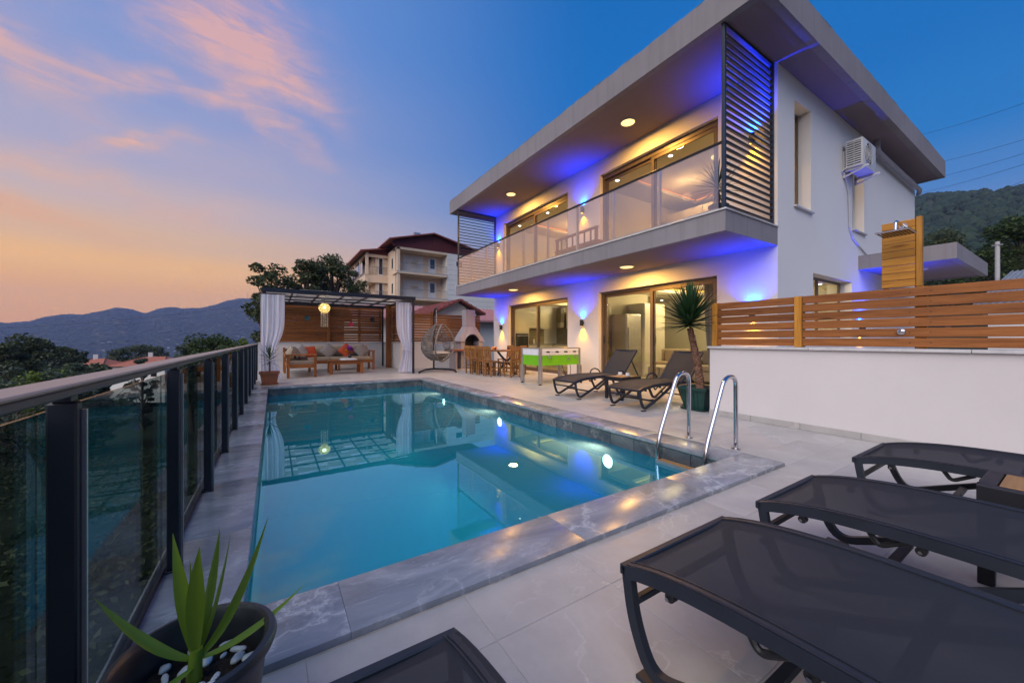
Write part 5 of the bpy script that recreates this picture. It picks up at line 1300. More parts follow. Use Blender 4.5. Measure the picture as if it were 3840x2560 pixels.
# ------------------------------------------------------------------ table football
fb = thing('football_table', 'white and lime green table football on metal legs', 'table football', (5.83,7.35,0))
X0,X1,Y0_,Y1_ = 5.22,6.46,6.97,7.73
for (a,b,c,d) in ((X0,Y0_,X1,Y0_+.03),(X0,Y1_-.03,X1,Y1_),(X0,Y0_+.03,X0+.03,Y1_-.03),(X1-.03,Y0_+.03,X1,Y1_-.03)):
    build(MB().box(a,b,.452,c,d,.692), 'green_panel', 'green_paint', fb); build(MB().box(a,b,.694,c,d,.845), 'white_panel', 'white_paint', fb)
build(MB().box(X0+.03,Y0_+.03,.62,X1-.03,Y1_-.03,.64), 'playfield', 'green_paint', fb); build(MB().box(X0-.005,Y0_-.005,.846,X1+.005,Y0_+.045,.866).box(X0-.005,Y1_-.045,.846,X1+.005,Y1_+.005,.866).box(X0-.005,Y0_+.045,.846,X0+.045,Y1_-.045,.866).box(X1-.045,Y0_+.045,.846,X1+.005,Y1_-.045,.866), 'rim', 'aluminium', fb, bevel=.004)
for x in (X0+.01,X1-.01):
    for y in (Y0_+.01,Y1_-.01):
        sx, sy = (-1 if x < 5.8 else 1), (-1 if y < 7.3 else 1)
        build(MB().box(x-.04 if sx > 0 else x-.022,y-.04 if sy > 0 else y-.022,.44,x+.022 if sx > 0 else x+.04,y+.022 if sy > 0 else y+.04,.850), 'corner_post', 'aluminium', fb, bevel=.004)
        build(MB().box(x-.045+.008*sx*-1,y-.045,.03,x+.045,y+.045,.439), 'leg', 'aluminium', fb, bevel=.008)
        build(MB().lathe([(.045,0),(.045,.012),(.02,.018),(.02,.032)], (x,y,0), 16), 'foot', 'black_plastic', fb, smooth=True)
rr = random.Random(9)
for i in range(8):
    x = X0+.14+.135*i; s = rr.uniform(-.09,.03)
    build(MB().cyl((x,Y0_-.11+s*.5,.775),(x,Y1_+.12+s,.775),.008,n=8), 'rod', 'chrome', fb, smooth=True)
    build(MB().lathe([(.012,0),(.019,.02),(.019,.10),(.014,.115),(0,.12)], (0,0,0), 12), 'grip', 'black_plastic', fb, smooth=True)
    g_ = bpy.data.objects[-1] if False else None
for o in [o for o in fb.children if o.name.startswith('grip')]:
    pass
for i, o in enumerate([o for o in fb.children if o.name.startswith('grip')]):
    x = X0+.14+.135*i; o.data.transform(Matrix.Translation(Vector((5.83,7.35,0)))); o.rotation_euler = (R(90) if i % 2 == 0 else R(-90),0,0)
    o.location = (x-5.83, (Y0_-.06 if i % 2 == 0 else Y1_+.06)-7.35, .775)
for (x, z) in ((X0+.28,.66),(X0+.85,.60),(X1-.16,.66)): build(MB().tube([(x+.03*math.cos(a*math.pi/6),Y0_-.008,z+.04*math.sin(a*math.pi/6)) for a in range(12)], .008, 6, closed=True), 'ball_return', 'aluminium', fb, smooth=True)
build(MB().tube(bez((6.2,7.05,.45),(6.25,7.0,.15),(6.0,6.95,.0),(5.95,7.05,.44),12), .008, 6), 'cable', 'black_plastic', fb, smooth=True)

# ------------------------------------------------------------------ yucca in the green pot
yp = thing('yucca_plant', 'tall yucca leaning in a dark green square pot by the wall end', 'plant', (5.45,3.27,0))
def sq(h, s, r=.03): 
    return [(5.45+x*s, 3.27+y*s, h) for x, y in ((-1,-.86),(-.86,-1),(.86,-1),(1,-.86),(1,.86),(.86,1),(-.86,1),(-1,.86))]
def loft(levels):
    mb = MB(); o = 0
    for h, s in levels: mb.v.extend(sq(h, s))
    for i in range(len(levels)-1):
        for k in range(8): l = (k+1) % 8; mb.f.append((i*8+k,i*8+l,i*8+8+l,i*8+8+k))
    mb.f.append(tuple(range(7,-1,-1))); e = (len(levels)-1)*8; mb.f.append(tuple(e+k for k in range(8))); return mb
build(loft([(.02,.155),(.30,.20),(.30,.222),(.345,.228),(.345,.205),(.30,.195)]), 'pot', 'pot_green', yp); build(loft([(.001,.18),(.03,.20),(.03,.19),(.012,.17)]), 'saucer', 'pot_green', yp)
for k in range(4):
    for s in (-1,1): build(MB().obox((5.45+s*.181,3.27-.09+.06*k,.16),(.012,.012,.26), Matrix.Rotation(R(s*8),3,'Y')), 'pot_rib', 'pot_green', yp)
build(MB().obox((5.45,3.27,.297),(.37,.37,.01)), 'soil', 'soil', yp)
tp = bez((5.47,3.25,.30),(5.44,3.25,.62),(5.33,3.25,.85),(5.20,3.25,1.22),16)
build(MB().tube(tp, [.060-.018*i/16+.004*math.sin(i*2.4) for i in range(17)], 14), 'trunk', 'yucca_bark', yp, smooth=True)
m = MB(); rr = random.Random(8)
for k in range(150):
    i = rr.uniform(5,16); p = tp[int(i)]; a = rr.uniform(0,6.28); d = Vector((math.cos(a), math.sin(a), .35)); s = d.cross(Vector((0,0,1))).normalized()*.014
    b = Vector(p)+Vector((0,0,rr.uniform(-.03,.03)))+Vector((math.cos(a),math.sin(a),0))*(.058-.018*i/16); m.add([b-s, b+s, b+d*.022+Vector((0,0,.016))], [(0,1,2)])
build(m, 'leaf_scars', 'yucca_bark', yp)
hd_ = MB(); yucca_head(hd_, (5.185,3.25,1.34), 250, .44, .64, .056, (-.10,1.0), .12, 5); build(hd_, 'leaves', 'leaf_yucca', yp, smooth=60)

# ------------------------------------------------------------------ planters
bp2 = thing('black_planter', 'black round planter with young spear leaved plant and white pebbles', 'planter', (-.155,1.145,.026))
PC = (-.155,1.145,.027)
build(MB().lathe([(.105,0),(.118,.06),(.140,.24),(.146,.262),(.158,.270),(.163,.285),(.158,.297),(.146,.300),(.137,.290),(.132,.22),(.12,.16)], PC, 48), 'pot', 'planter_black', bp2, smooth=50)
def soilf(u, v):
    a = 2*math.pi*u; r_ = .128*v; return (PC[0]+r_*math.cos(a), PC[1]+r_*math.sin(a), PC[2]+.205+.008*math.sin(a*5+v*9)+.01*(1-v))
build(MB().grid(soilf, 36, 8), 'soil', 'soil', bp2, smooth=True)
rr = random.Random(12); pebs = []
for q in range(5):
    mb_ = MB().sphere((0,0,0),(.017+.003*rr.random(),.011+.004*rr.random(),.008),12,8); ax_ = [rr.uniform(0,6) for _ in range(3)]
    mb_.v = [tuple(c*(1+.16*math.sin(180*x_+ax_[0])+.13*math.sin(230*y_+ax_[1])) for c in (x_,y_,z_)) for (x_,y_,z_) in mb_.v]; pebs.append(shared(mb_, 'pebble', 'pebble', smooth=60))
for (a, r_) in ((20,.085),(38,.10),(60,.108),(75,.06),(100,.112),(130,.11),(160,.10),(185,.095),(205,.105),(225,.10),(245,.095),(262,.10),(280,.06),(300,.05),(250,.045),(215,.04),(330,.06),(345,.04),(180,.045),(120,.05),(10,.105),(50,.075),(145,.075),(195,.07),(235,.075),(310,.095),(355,.09),(270,.03)):
    s = rr.uniform(.55,1.25); piece(pebs[rr.randrange(5)], 'pebble', bp2, (PC[0]+r_*math.cos(R(a)), PC[1]+r_*math.sin(R(a)), PC[2]+.219), (rr.uniform(-.3,.3),rr.uniform(-.3,.3),rr.uniform(0,3)), (s,s,s))
ST = Vector((-.158,1.150,.235))
build(MB().tube([ST+Vector((0,0,-.02)),ST+Vector((.0,0,.03)),ST+Vector((.004,0,.085))], [.017,.015,.012], 12), 'stem', 'leaf_dracaena', bp2, smooth=True)
def blade(mb, p0, p1, p2, w, face, n=10):
    """tapered leaf blade along a quadratic curve; face = direction its upper side looks"""
    p0, p1, p2, face = Vector(p0), Vector(p1), Vector(p2), Vector(face); o = len(mb.v)
    for i in range(n+1):
        t = i/n; p = p0*(1-t)**2+p1*2*t*(1-t)+p2*t*t; d = ((p1-p0)*(1-t)+(p2-p1)*t).normalized(); s = d.cross(face).normalized(); nn = s.cross(d)
        ww = w*max(.02, (.30+.70*math.sin(math.pi*min(t*1.45,1)*.5)) * (1-max(0,(t-.35)/.65)**1.7))
        mb.v.extend([tuple(p-s*ww/2), tuple(p-s*ww*.25-nn*ww*.10), tuple(p-nn*ww*.16), tuple(p+s*ww*.25-nn*ww*.10), tuple(p+s*ww/2)])
    for i in range(n):
        for k in range(4): q = o+i*5+k; mb.f.append((q,q+1,q+6,q+5))
    return mb
S2 = ST+Vector((.003,0,.06)); cf = (-.05,-1,.35)
for (p1, p2, w, face) in (((-.178,1.15,.42),(-.205,1.20,.585),.036,cf),((-.155,1.11,.45),(-.142,1.10,.580),.040,(.1,-1,.3)),((-.130,1.20,.42),(-.118,1.23,.560),.030,(.6,-.6,.2)),
        ((-.120,1.17,.36),(-.100,1.29,.515),.020,(.9,-.5,.1)),((-.085,1.16,.33),(-.012,1.245,.560),.030,(.7,-.6,.5)),((-.06,1.13,.30),(.075,1.235,.345),.022,(-.3,-.6,1)),
        ((-.23,1.15,.33),(-.335,1.19,.485),.026,(.4,-.8,.9)),((-.165,1.2,.36),(-.178,1.23,.50),.016,cf)):
    build(blade(MB(), S2, p1, p2, w, face), 'leaf', 'leaf_dracaena', bp2, smooth=60)
build(blade(MB(), ST+Vector((0,-.01,.05)), (-.20,1.10,.285), (-.262,1.085,.262), .020, (0,-.4,1)), 'leaf', 'leaf_dracaena', bp2, smooth=60)
tpz = thing('terracotta_planter', 'terracotta square pot with small palm like plant beside the left curtain', 'planter', (-.08,10.5,.0))
def sqp(levels, c):
    mb = MB()
    for h, s in levels: mb.v.extend([(c[0]+x*s, c[1]+y*s, c[2]+h) for x, y in ((-1,-.9),(-.9,-1),(.9,-1),(1,-.9),(1,.9),(.9,1),(-.9,1),(-1,.9))])
    for i in range(len(levels)-1):
        for k in range(8): l = (k+1) % 8; mb.f.append((i*8+k,i*8+l,i*8+8+l,i*8+8+k))
    mb.f.append(tuple(range(7,-1,-1))); e = (len(levels)-1)*8; mb.f.append(tuple(e+k for k in range(8))); return mb
C_ = (-.08,10.55,.0); build(sqp([(.02,.145),(.26,.185),(.26,.205),(.305,.21),(.305,.19),(.27,.18)], C_), 'pot', 'terracotta', tpz); build(sqp([(.001,.165),(.028,.175),(.028,.16),(.012,.15)], C_), 'saucer', 'terracotta', tpz)
build(MB().tube([(-.08,10.55,.26),(-.075,10.55,.42),(-.08,10.55,.55)], [.022,.018,.02], 8), 'stem', 'bark', tpz, smooth=True)
build(yucca_head(MB(), (-.08,10.55,.60), 26, .30,.46,.035,(-.2,.95),.25,7), 'leaves', 'leaf_broad', tpz, smooth=60)
# ------------------------------------------------------------------ apartment block behind the pergola
ap = thing('apartment_building', 'cream four storey apartment block with balconies and dark red gable roof', 'apartment block', (16,48,-2.5))
AX, AY, WX = 12.0, 43.3, 9.4; ZB = -3.0
# main block: recessed loggia between x=12 and 18.1, pale clad part beyond
build(MB().box(AX,45.1,ZB,18.1,62,11.8), 'main_wall', 'apartment_cream', ap)
build(MB().box(18.1,AY,ZB,27,62,11.8), 'clad_wall', 'apartment_pale', ap)
me = shared(MB().box(-4.45,-.012,-.006,4.45,.012,.006), 'cladding_joint', 'grey_roof')
for k in range(22): piece(me, 'cladding_joint', ap, (22.55,AY-.005,-2+.62*k))
build(MB().box(AX,AY,ZB,AX+.30,AY+.40,11.8), 'corner_pillar', 'apartment_cream', ap); build(MB().box(AX,AY+.9,ZB,AX+.30,45.1,11.8), 'inner_pillar', 'apartment_cream', ap)
for z in (-.1,3.0,6.0,9.0):
    build(MB().box(AX-.12,AY-.12,z-.22,18.1,45.1,z), 'balcony_slab', 'apartment_cream', ap); build(MB().box(AX-.14,AY-.14,z,18.1,AY-.02,z+.07), 'slab_edge', 'concrete_pole', ap)
    m = MB(); m.box(AX+.3,AY-.02,z+1.02,18.08,AY+.02,z+1.06).box(AX+.3,AY-.015,z+.12,18.08,AY+.015,z+.15)
    for i in range(40): m.box(AX+.36+.145*i,AY-.01,z+.15,AX+.375+.145*i,AY+.01,z+1.02)
    build(m, 'balustrade', 'mast_grey', ap)
    m = MB().box(16.3,45.0,z+.05,17.35,45.1,z+2.35); dr = build(m, 'balcony_door', 'white_paint', ap); build(MB().box(16.55,44.95,z+1.0,17.1,45.0,z+2.15), 'pane', 'dark_glass', dr)
    build(MB().box(13.2,45.07,z+.3,15.7,45.099,z+2.4), 'wall_panel', 'apartment_pale', ap)
    wd = build(MB().box(19.2,AY-.03,z+.9+.3,20.2,AY-.001,z+2.0), 'window', 'white_paint', ap); build(MB().box(19.32,AY-.05,z+1.32,20.08,AY-.03,z+1.88), 'pane', 'dark_glass', wd)
for z in (7.5,10.4): build(MB().lathe([(0,0),(.5,.05),(.55,.09)], (14.4,44.5,z), 16), 'satellite_dish', 'ac_white', ap)
build(MB().box(AX,AY,11.55,18.1,45.1,11.85), 'top_beam', 'apartment_cream', ap)
# gable in corrugated maroon sheet
def gable(x0, xp, x1, z0, zp, y, t, name, mat): return build(MB().prism([(x0,11.85),(x1,11.85),(x1,z0),(xp,zp),(x0,z0)], 'y', y, y+t), name, mat, ap)
gable(11.5,16.2,21.3,12.45,13.65,AY-.02,.10,'gable','maroon_panel')
m = MB()
for i in range(56): x = 11.6+.172*i; zt = 12.45+(x-11.5)/4.7*1.2 if x < 16.2 else 12.45+(21.3-x)/5.1*1.2; m.box(x,AY-.07,11.86,x+.07,AY-.022,zt-.03)
build(m, 'sheet_ribs', 'maroon_panel', ap)
def pitched(x0, xp, x1, z0, zp, y0, y1, t, name, mat, par):
    return build(MB().prism([(x0,z0),(xp,zp),(x1,z0),(x1,z0+t),(xp,zp+t),(x0,z0+t)], 'y', y0, y1), name, mat, par)
pitched(10.9,16.2,22.2,12.36,13.72,AY-.7,63,.14,'roof','red_roof',ap)
# left wing with arched loggias
build(MB().box(10.6,47.9,ZB,AX,62,11.6), 'wing_wall', 'apartment_cream', ap)
for z in (-.1,3.0,6.0,9.0):
    build(MB().box(WX-.1,47.6,z-.9 if z > 8 else z-.35,AX,61,z), 'wing_slab', 'apartment_cream', ap); build(MB().box(WX-.14,47.55,z,WX-.02,61,z+.08), 'slab_edge', 'concrete_pole', ap)
    for y in (47.7,51.5,55.3,59.1,60.8): build(MB().box(WX,y-.18,z,WX+.30,y+.18,z+2.7), 'pillar', 'apartment_cream', ap)
    for y0_, y1_ in ((47.9,51.3),(51.7,55.1),(55.5,58.9)):
        n = 8; m = MB()
        for i in range(n):
            a, b = i/n, (i+1)/n; ya, yb = y0_+(y1_-y0_)*a, y0_+(y1_-y0_)*b
            za, zb_ = z+1.9+.62*math.sin(math.pi*a)**.6, z+1.9+.62*math.sin(math.pi*b)**.6
            m.add([(WX+.05,ya,za),(WX+.05,yb,zb_),(WX+.05,yb,z+2.72),(WX+.05,ya,z+2.72),(WX+.25,ya,za),(WX+.25,yb,zb_),(WX+.25,yb,z+2.72),(WX+.25,ya,z+2.72)], [(0,1,2,3),(7,6,5,4),(0,4,5,1)])
        build(m, 'arch', 'apartment_cream', ap)
    build(MB().box(WX+.3,47.62,z+2.2,AX,47.85,z+2.7), 'front_beam', 'apartment_cream', ap)
    m = MB().box(WX+.02,47.9,z+1.0,WX+.06,60.8,z+1.05).box(WX+.3,47.66,z+1.0,AX,47.70,z+1.05)
    for i in range(60): m.box(WX+.03,48.0+.21*i,z+.08,WX+.05,48.02+.21*i,z+1.0)
    for i in range(12): m.box(WX+.4+.19*i,47.67,z+.08,WX+.42+.19*i,47.69,z+1.0)
    build(m, 'balustrade', 'mast_grey', ap)
    dr = build(MB().box(10.9,47.80,z+.02,11.5,47.9,z+2.2), 'balcony_door', 'white_paint', ap); build(MB().box(11.0,47.78,z+.2,11.4,47.80,z+2.1), 'pane', 'dark_glass', dr)
    wd = build(MB().box(AX-.03,45.0,z+.5,AX-.001,45.7,z+1.9), 'window', 'white_paint', ap); build(MB().box(AX-.05,45.12,z+.6,AX-.03,45.6,z+1.8), 'pane', 'dark_glass', wd)
build(MB().prism([(8.7,11.65),(AX+.1,12.3),(AX+.1,12.45),(8.7,11.80)], 'y', 47.0, 62.0), 'wing_roof', 'red_roof', ap); build(MB().prism([(WX,11.55),(AX,11.55),(AX,12.25),(WX,11.78)], 'y', 47.55, 47.7), 'wing_gable', 'maroon_panel', ap)
tk = thing('water_tank', 'grey barrel water tank on the apartment roof', 'tank', (15.0,45.5,13.5)); build(MB().cyl((14.6,45.5,14.05),(15.4,45.5,14.05),.35,n=16), 'barrel', 'aluminium', tk, smooth=True)
for x in (14.65,15.25): build(MB().box(x,45.2,13.4,x+.1,45.8,13.75), 'stand', 'mast_grey', tk)
rr = random.Random(6)
for i in range(8):
    y = 48.6+.95*i; h = rr.uniform(.9,1.5); mt = ('laundry_white','laundry_pink','laundry_blue','laundry_white')[i % 4]
    l_ = thing('laundry', '%s cloth drying on the apartment balcony, number %s from the corner' % (('white','pink','blue','white')[i % 4], ('one','two','three','four','five','six','seven','eight')[i]), 'laundry', (WX-.2,y,10.1), 'washing on the apartment balcony')
    build(MB().grid(lambda u, v: (WX-.22+.04*math.sin(u*9+i)+.02*v, y+.8*u, 10.6-h*v), 6, 4), 'cloth', mt, l_, smooth=True)
    build(MB().cyl((WX-.22,y-.07,10.61),(WX-.22,y+.88,10.61),.012,n=5), 'line', 'wire_black', l_)

# ------------------------------------------------------------------ low houses with red roofs just behind the garden wall
sh_ = thing('gabled_house', 'small cream house with dark red gable roof behind the garden screen', 'house', (8.2,20,-2))
build(MB().prism([(7.05,-3),(9.3,-3),(9.3,2.45),(8.18,3.05),(7.05,2.45)], 'y', 18.2, 23), 'wall', 'apartment_pale', sh_)
pitched(6.75,8.18,9.65,2.40,3.10,17.75,23.3,.10,'roof','red_roof',sh_)
me = shared(MB().box(-.035,-2.75,-.02,.035,2.75,.03), 'roof_rib', 'red_roof')
for sgn in (-1,1):
    for k in range(6): piece(me, 'roof_rib', sh_, (8.18+sgn*(.12+.25*k),20.5,3.20-(.12+.25*k)*.49), (0,R(26*sgn),0))
wd = build(MB().box(7.5,18.15,1.55,8.75,18.199,2.25), 'window', 'concrete_pole', sh_); build(MB().box(7.58,18.13,1.62,8.67,18.15,2.18), 'pane', 'dark_glass', wd)
lh = thing('long_house', 'long low building with pinkish red roof behind the gabled house', 'house', (9,26,-2))
build(MB().box(4.4,24.5,-3,17,30,2.4), 'wall', 'apartment_pale', lh)
build(MB().prism([(23.6,2.35),(27,3.45),(30.4,2.35),(30.4,2.47),(27,3.57),(23.6,2.47)], 'x', 4.0, 17.5), 'roof', 'pink_roof', lh)
m = MB()
for k in range(40): m.beam((4.2+.34*k,23.6,2.48),(4.2+.34*k,27,3.58),.05,.05)
build(m, 'roof_ribs', 'pink_roof', lh)

# ------------------------------------------------------------------ trees
def leafcloud(mb, c, rad, n, size, rr, flat=0.0):
    for _ in range(n):
        while True:
            p = Vector((rr.uniform(-1,1), rr.uniform(-1,1), rr.uniform(-1,1)))
            if .25 < p.length < 1: break
        p = Vector(c)+Vector((p.x*rad[0],p.y*rad[1],p.z*rad[2])); s = size*rr.uniform(.5,1.3)
        a = Vector((rr.uniform(-1,1),rr.uniform(-1,1),rr.uniform(-.6,.6))).normalized(); b = a.cross(Vector((rr.uniform(-1,1),rr.uniform(-1,1),rr.uniform(-1,1)))).normalized()
        mb.add([p-a*s, p+b*s*.45, p+a*s, p-b*s*.45], [(0,1,2,3)])
def tree(name, label, base, h, spread, mat, seed, nclump, nleaf, size, group, cat='tree', trunk_h=.35, shape=1.0):
    rr = random.Random(seed); t = thing(name, label, cat, base, group); b = Vector(base); m = MB()
    lean = Vector((rr.uniform(-.06,.06)*h, rr.uniform(-.06,.06)*h, 0)); th_ = h*trunk_h
    m.tube([b, b+lean*.4+Vector((0,0,th_*.6)), b+lean+Vector((0,0,h*.8))], [h*.024+.02, h*.017+.015, .02], 8)
    cs = []
    for i in range(nclump):
        a = i*2.4+rr.uniform(-.5,.5); zt = trunk_h+(1-trunk_h)*(i+.5)/nclump; k = math.sin(math.pi*min(1,(zt-trunk_h*.6)/(1.02-trunk_h*.6)))**.6*shape
        r_ = spread*k*rr.uniform(.35,1.0); c = b+lean*zt+Vector((math.cos(a)*r_, math.sin(a)*r_, h*zt+rr.uniform(-.04,.04)*h)); cs.append(c)
        st_ = b+lean*.7*zt+Vector((0,0,h*max(zt-.18,trunk_h*.6))); m.tube([st_,(st_+c)/2+Vector((0,0,-.02*h)),c],[h*.010+.008,h*.006+.006,.006],5)
    build(m, 'trunk', 'bark', t, smooth=True)
    lm = MB()
    for c in cs:
        q = spread*rr.uniform(.20,.42); leafcloud(lm, c, (q,q,q*.70), int(nleaf*1.25), size*.80, rr)
    build(lm, 'crown', mat, t); return t
GT = 'trees behind the pergola'
def tgt(x, y, h): return (x, y, ground_at(x, y))
def tree_at(px, py_top, dist, name, label, spread, mat, seed, ncl, nl, size, group, cat='tree', trunk_h=.35, shape=1.0):
    """px, py_top in photo pixels and depth give the top; the foot goes to the ground below"""
    u = (px-1920)/1402.0; v = (1275-py_top)/1402.0; a0 = math.atan2(894.16,1402.0)
    x = dist*(math.sin(a0)+math.cos(a0)*u); y = dist*(math.cos(a0)-math.sin(a0)*u); zt = 1.05+dist*v; g = ground_at(x, y)-.1
    return tree(name, label, (x,y,g), zt-g, spread, mat, seed, ncl, nl, size, group, cat, trunk_h, shape)
tree_at(1045,1000,27,'pine_tree','dark loose crowned tree left of the group behind the pergola',1.9,'leaf_pine',1,33,170,.16,GT,trunk_h=.45)
tree_at(1120,968,29,'pine_tree','tallest dark tree in the middle behind the pergola',1.8,'leaf_pine',2,36,170,.16,GT,trunk_h=.45)
tree_at(1190,985,31,'pine_tree','dark tree right of the tallest one behind the pergola',1.7,'leaf_pine',9,31,160,.16,GT,trunk_h=.45)
tree_at(1262,962,33,'pine_tree','dense dark tree beside the apartment block',2.6,'leaf_pine',3,46,190,.17,GT,trunk_h=.42)
tree_at(1345,1040,40,'pine_tree','dark tree low in front of the apartment wing',2.2,'leaf_pine',31,24,160,.18,GT,trunk_h=.42)
GL = 'trees and shrubs on the slope left of the fence'
tree_at(150,1282,42,'pine_tree','broad dark tree at the left edge above the fence rail',3.5,'leaf_pine',4,40,240,.24,GL,trunk_h=.35,shape=1.15)
tree_at(15,1302,36,'pine_tree','dark tree cut off by the left picture edge',2.6,'leaf_pine',5,34,240,.22,GL,trunk_h=.3)
tree_at(250,1306,50,'pine_tree','dark tree right of the broad tree on the left slope',2.0,'leaf_pine',25,28,220,.24,GL,trunk_h=.3)
tree_at(515,1297,95,'pine_tree','umbrella shaped tree behind the red roofed house',4.4,'leaf_pine',6,30,190,.34,GL)
tree_at(440,1318,88,'pine_tree','low dark tree behind the left end of the red roof',3.8,'leaf_pine',26,24,170,.34,GL)
tree_at(585,1314,92,'pine_tree','low dark tree behind the right end of the red roof',3.8,'leaf_pine',27,24,170,.34,GL)
tree_at(345,1322,84,'pine_tree','small tree between the two red roofs',2.4,'leaf_olive',28,16,140,.3,GL)
tree_at(812,1272,34,'poplar_tree','dense upright dark tree above the middle of the fence rail',2.5,'leaf_broad',7,60,200,.17,GL,trunk_h=.3,shape=1.2)
tree_at(722,1293,36,'poplar_tree','small blue green tree above the fence rail',1.7,'leaf_olive',8,36,150,.17,GL,trunk_h=.3)
tree_at(868,1283,30,'poplar_tree','dark tree just left of the light green sapling',1.5,'leaf_broad',29,36,150,.15,GL,trunk_h=.3)
tree_at(905,1252,20,'sapling','light green sapling near the end of the fence rail',.55,'leaf_lime',10,12,60,.09,GL,trunk_h=.5)
tree_at(958,1268,18,'sapling','thin light sapling beside the left curtain',.45,'leaf_lime',11,8,45,.08,GL,trunk_h=.5)
for i, (px, py, d, sp, mt, lab) in enumerate(((60,1405,20,2.4,'leaf_olive','grey green bush at the left edge below the dark trees'),(170,1398,22,1.6,'leaf_lime','bright yellow green bush above the fence rail'),(255,1372,25,1.9,'leaf_olive','grey olive bush left of the red roofs'),(330,1388,27,1.5,'leaf_lime','lime green bush in front of the red roofs'),(385,1362,30,1.5,'leaf_broad','dark green bush in front of the left red roof'),(540,1340,40,1.3,'leaf_olive','small bush in front of the right red roof'),(300,1376,24,1.4,'leaf_olive','small grey bush beside the olive bush'))):
    tree_at(px, py, d, 'bush', lab, sp, mt, 40+i, 26, 150, .13 if d < 24 else .16, GL, 'bush', .12, 1.25)
GRR = 'trees on the right hillside'
tree_at(3555,882,60,'pine_tree','dark round tree behind the entrance canopy',3.6,'leaf_pine',12,34,230,.26,GRR,trunk_h=.35,shape=1.1)
tree_at(3838,822,38,'pine_tree','large green tree at the right picture edge',3.4,'leaf_broad',13,44,260,.24,GRR,trunk_h=.25,shape=1.15)
tree_at(3745,930,55,'pine_tree','dark tree behind the concrete pole',3.0,'leaf_pine',14,28,210,.26,GRR,trunk_h=.3)
tree_at(3690,925,70,'pine_tree','loose dark tree left of the concrete pole',2.6,'leaf_pine',15,22,170,.26,GRR,trunk_h=.35)
# bushes seen through the glass fence, down the slope
rr = random.Random(21); m = MB()
for i in range(260):
    a = rr.uniform(-42,1); r_ = rr.uniform(6.5,30); x, y = math.sin(R(a))*r_, math.cos(R(a))*r_
    if x > -1.0: continue
    leafcloud(m, (x,y,ground_at(x,y)+.25), (.7,.7,.45), 70, .085, rr)
tag(build(m, 'slope_shrubs', 'leaf_pine'), 'mixed low scrub covering the slope below the fence', 'scrub', kind='stuff')

# ------------------------------------------------------------------ red roofed houses on the left slope
def hip_house(px0, px1, py_ridge, py_eave, dist, label, seed):
    a0 = math.atan2(894.16,1402.0)
    def pt(px, py, d): u = (px-1920)/1402.0; v = (1275-py)/1402.0; return Vector((d*(math.sin(a0)+math.cos(a0)*u), d*(math.cos(a0)-math.sin(a0)*u), 1.05+d*v))
    A, B = pt(px0, py_eave, dist), pt(px1, py_eave, dist); zr = pt((px0+px1)/2, py_ridge, dist+4).z; ze = A.z
    c = (A+B)/2; d = (B-A); L = d.length; d.normalize(); n = Vector((-d.y,d.x,0)); W = min(9.0, L*.8)
    t = thing('red_roofed_house', label, 'house', (c.x,c.y,ze-4), 'red roofed houses on the slope')
    e = [A-d*.5-n*.6, B+d*.5-n*.6, B+d*.5+n*(W+.6), A-d*.5+n*(W+.6)]; e = [Vector((p.x,p.y,ze)) for p in e]
    r1 = A+d*L*.36+n*W/2; r2 = B-d*L*.36+n*W/2; r1.z = r2.z = zr
    build(MB().add(e+[r1,r2], [(0,1,5,4),(1,2,5),(2,3,4,5),(3,0,4),(3,2,1,0)]), 'roof', 'terracotta_roof', t)
    build(MB().add([A,B,B+n*W,A+n*W]+[p+Vector((0,0,ze-6-p.z)) for p in (A,B,B+n*W,A+n*W)], [(0,1,5,4),(1,2,6,5),(2,3,7,6),(3,0,4,7)]), 'wall', 'apartment_pale', t)
    for k in range(3):
        q = A+d*L*(.2+.3*k)-n*.02; w_ = MB().add([q-d*.5+Vector((0,0,-.5)), q+d*.5+Vector((0,0,-.5)), q+d*.5+Vector((0,0,-1.7)), q-d*.5+Vector((0,0,-1.7))], [(0,1,2,3)]); build(w_, 'window', 'dark_glass', t)
    for k in range(2): build(MB().tube([e[k], (r1,r2)[k]], .12, 6), 'hip_ridge', 'terracotta_roof', t)
    build(MB().box(r1.x-.3,r1.y-.3,zr-.4,r1.x+.3,r1.y+.3,zr+.7), 'chimney', 'apartment_pale', t)
hip_house(262,385,1342,1374,64,'red tiled hip roofed house on the left, partly behind bushes',1)
hip_house(412,618,1336,1373,62,'long red tiled hip roofed house in the middle of the left slope',2)

# ------------------------------------------------------------------ right side neighbours
gr = thing('grey_roof_house', 'low neighbour building with corrugated grey roof at the right edge', 'house', (16,2,0))
build(MB().box(20.3,-4,-3,30,2.0,2.15), 'wall', 'plaster', gr); build(MB().prism([(20.0,2.15),(30.4,4.3),(30.4,4.4),(20.0,2.25)], 'y', -4.4, 2.3), 'roof', 'grey_roof', gr)
m = MB()
for k in range(44): m.beam((20.0,-4.3+.152*k,2.27),(30.4,-4.3+.152*k,4.42),.05,.04)
build(m, 'roof_ribs', 'grey_roof', gr)
po = thing('utility_pole', 'slim concrete utility pole before the trees on the right', 'pole', (29.5,2.62,-.5))
build(MB().tube([(29.5,2.62,-1),(29.5,2.62,5.8)],[.10,.08],10), 'pole', 'concrete_pole', po, smooth=True); build(MB().box(29.42,2.45,5.6,29.58,2.79,5.66), 'cross_arm', 'mast_grey', po)
def wire(name, label, p, q, sag, r_=.012):
    P_, Q_ = Vector(p), Vector(q); o = build(MB().tube([P_.lerp(Q_, i/24)-Vector((0,0,sag*4*(i/24)*(1-i/24))) for i in range(25)], r_, 5, cap=True), name, 'wire_black'); tag(o, label, 'cable', 'power cables')
